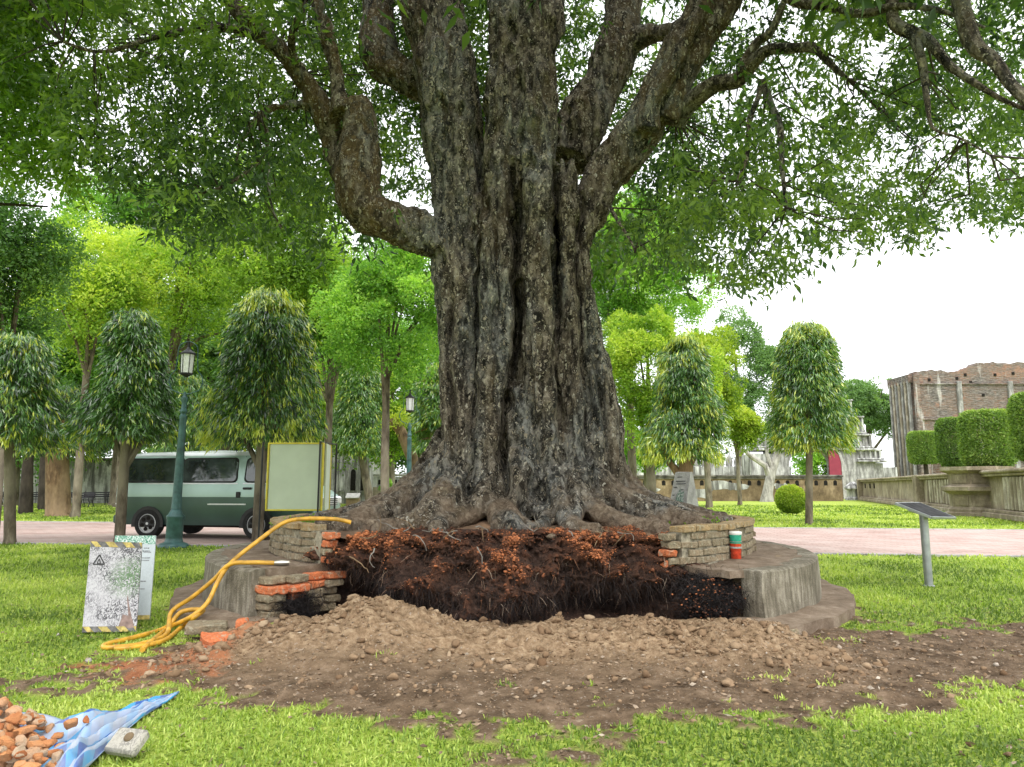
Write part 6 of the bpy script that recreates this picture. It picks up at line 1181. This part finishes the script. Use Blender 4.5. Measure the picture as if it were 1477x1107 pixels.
def chunk(p, s, label, group=None, name='brick_chunk', me=None):
    o = bpy.data.objects.new(name, me or prot[random.randrange(7)]); COL.objects.link(o); o.location = tuple(float(q) for q in p); o.scale = (s, s, s); o.rotation_euler = (random.uniform(0, 6), random.uniform(-.5, .5), random.uniform(0, 6)); return props(o, label, 'rubble', group)
cnt = 0
for q in range(1300):
    px, py = random.uniform(-60, 96), random.uniform(1035, 1150); dens = 1-max(0, (px-40)/60)+min(0, (py-1045)/30)
    if random.random() > dens or py < 1038+px*.28: continue
    p = gnd(px, py); hgt = .16*max(0, 1-max(0, px+10)/105)*min(1, max(0, (py-1030-px*.2)/35))
    p[2] = .05+random.uniform(.2, 1)*hgt; chunk(p, random.uniform(.022, .056)*(1+.25*(random.random() < .1)), 'orange brick rubble chunk in the heap on the blue tarp', 'orange rubble chunks heaped on the tarp'); cnt += 1
    if cnt >= 290: break
chunk(gnd(102, 1082)+[0, 0, .13], .055, 'single orange chunk lying apart on the tarp folds, left of the plaster block'); chunk(gnd(120, 1079)+[0, 0, .13], .036, 'small grey brown chunk right beside the lone orange chunk on the tarp')
# plaster block with a round plug
c_ = gnd(182, 1092); t = thing('plaster_block', 'dirty white square block with a round knob leaning against the tarp', 'block', c_); mb = MB(); Mx = Matrix.Rotation(R(-16), 4, 'Z') @ Matrix.Rotation(R(38), 4, 'X'); mb.box(c_+[0, 0, .065], (.17, .13, .05), M=Mx, b=.014); o = mb.build('body', m_board('stained_block', (.36, .34, .29), .5, None), t, True); rough(o, .006, 25)
mb = MB(); mb.lathe([(.024, 0), (.024, .006), (.018, .013), (.005, .015)], (0, 0, 0), 16); cc = Vector([float(q) for q in c_])+Vector((0, 0, .065)); mb.V = [tuple(cc+Mx @ Vector((v[0]+.015, v[1]+.012, v[2]+.026))) for v in mb.V]; mb.build('knob', M['stone_brown'], t, True)
# ================================================================ LOOSE BRICKS
def loose(label, px, py, z, d, rz, mat='brick_red', tilt=0, name='loose_brick'):
    c_ = gnd(px, py, z); mb = MB(); mb.box((0, 0, 0), d, b=.012); o = mb.build(name, M[mat], None, False, False); me = o.data; bm = bmesh.new(); bm.from_mesh(me); bmesh.ops.subdivide_edges(bm, edges=bm.edges[:], cuts=3, use_grid_fill=True); bm.to_mesh(me); bm.free(); rough(o, .018, 9+px*.001); bricktint(o)
    o.location = tuple(c_); o.rotation_euler = (R(tilt), R(tilt*.5), rz); props(o, label, 'brick'); return o
loose('large broken orange brick lying below the left end of the planter step', 312, 928, .1, (.24, .16, .12), .5, tilt=14)
loose('small orange brick end upright beside the large broken orange one', 349, 905, .14, (.1, .1, .13), .2, tilt=5)
loose('mossy brick fragment on the soil at the right end of the planter', 1137, 915, .045, (.17, .09, .08), -.35, 'brick_old', tilt=12)
loose('grey brick slab lying on the soil under the left cut of the planter', 297, 905, .1, (.34, .22, .07), .3, 'brick_old', tilt=4)
loose('dark flat stone at the right side of the dug hole', 1062, 905, .1, (.16, .1, .07), .5, 'brick_old', tilt=15)
for lab, px, py, s in (('pale pebble on the lower right grass', 1398, 1074, .022), ('grey flat stone near the lower right corner', 1455, 1088, .03), ('dark clod on the grass left of the red dust', 128, 953, .035), ('pale stone by the foot of the scribbled board', 84, 916, .028), ('brown lump on the grass left of the red dust', 92, 960, .03)):
    o = chunk(gnd(px, py, s*.4), s, lab, name='stone'); o['category'] = 'stone'; o.data = o.data.copy(); o.data.materials[0] = M['clod']
print('objects', len(bpy.data.objects))
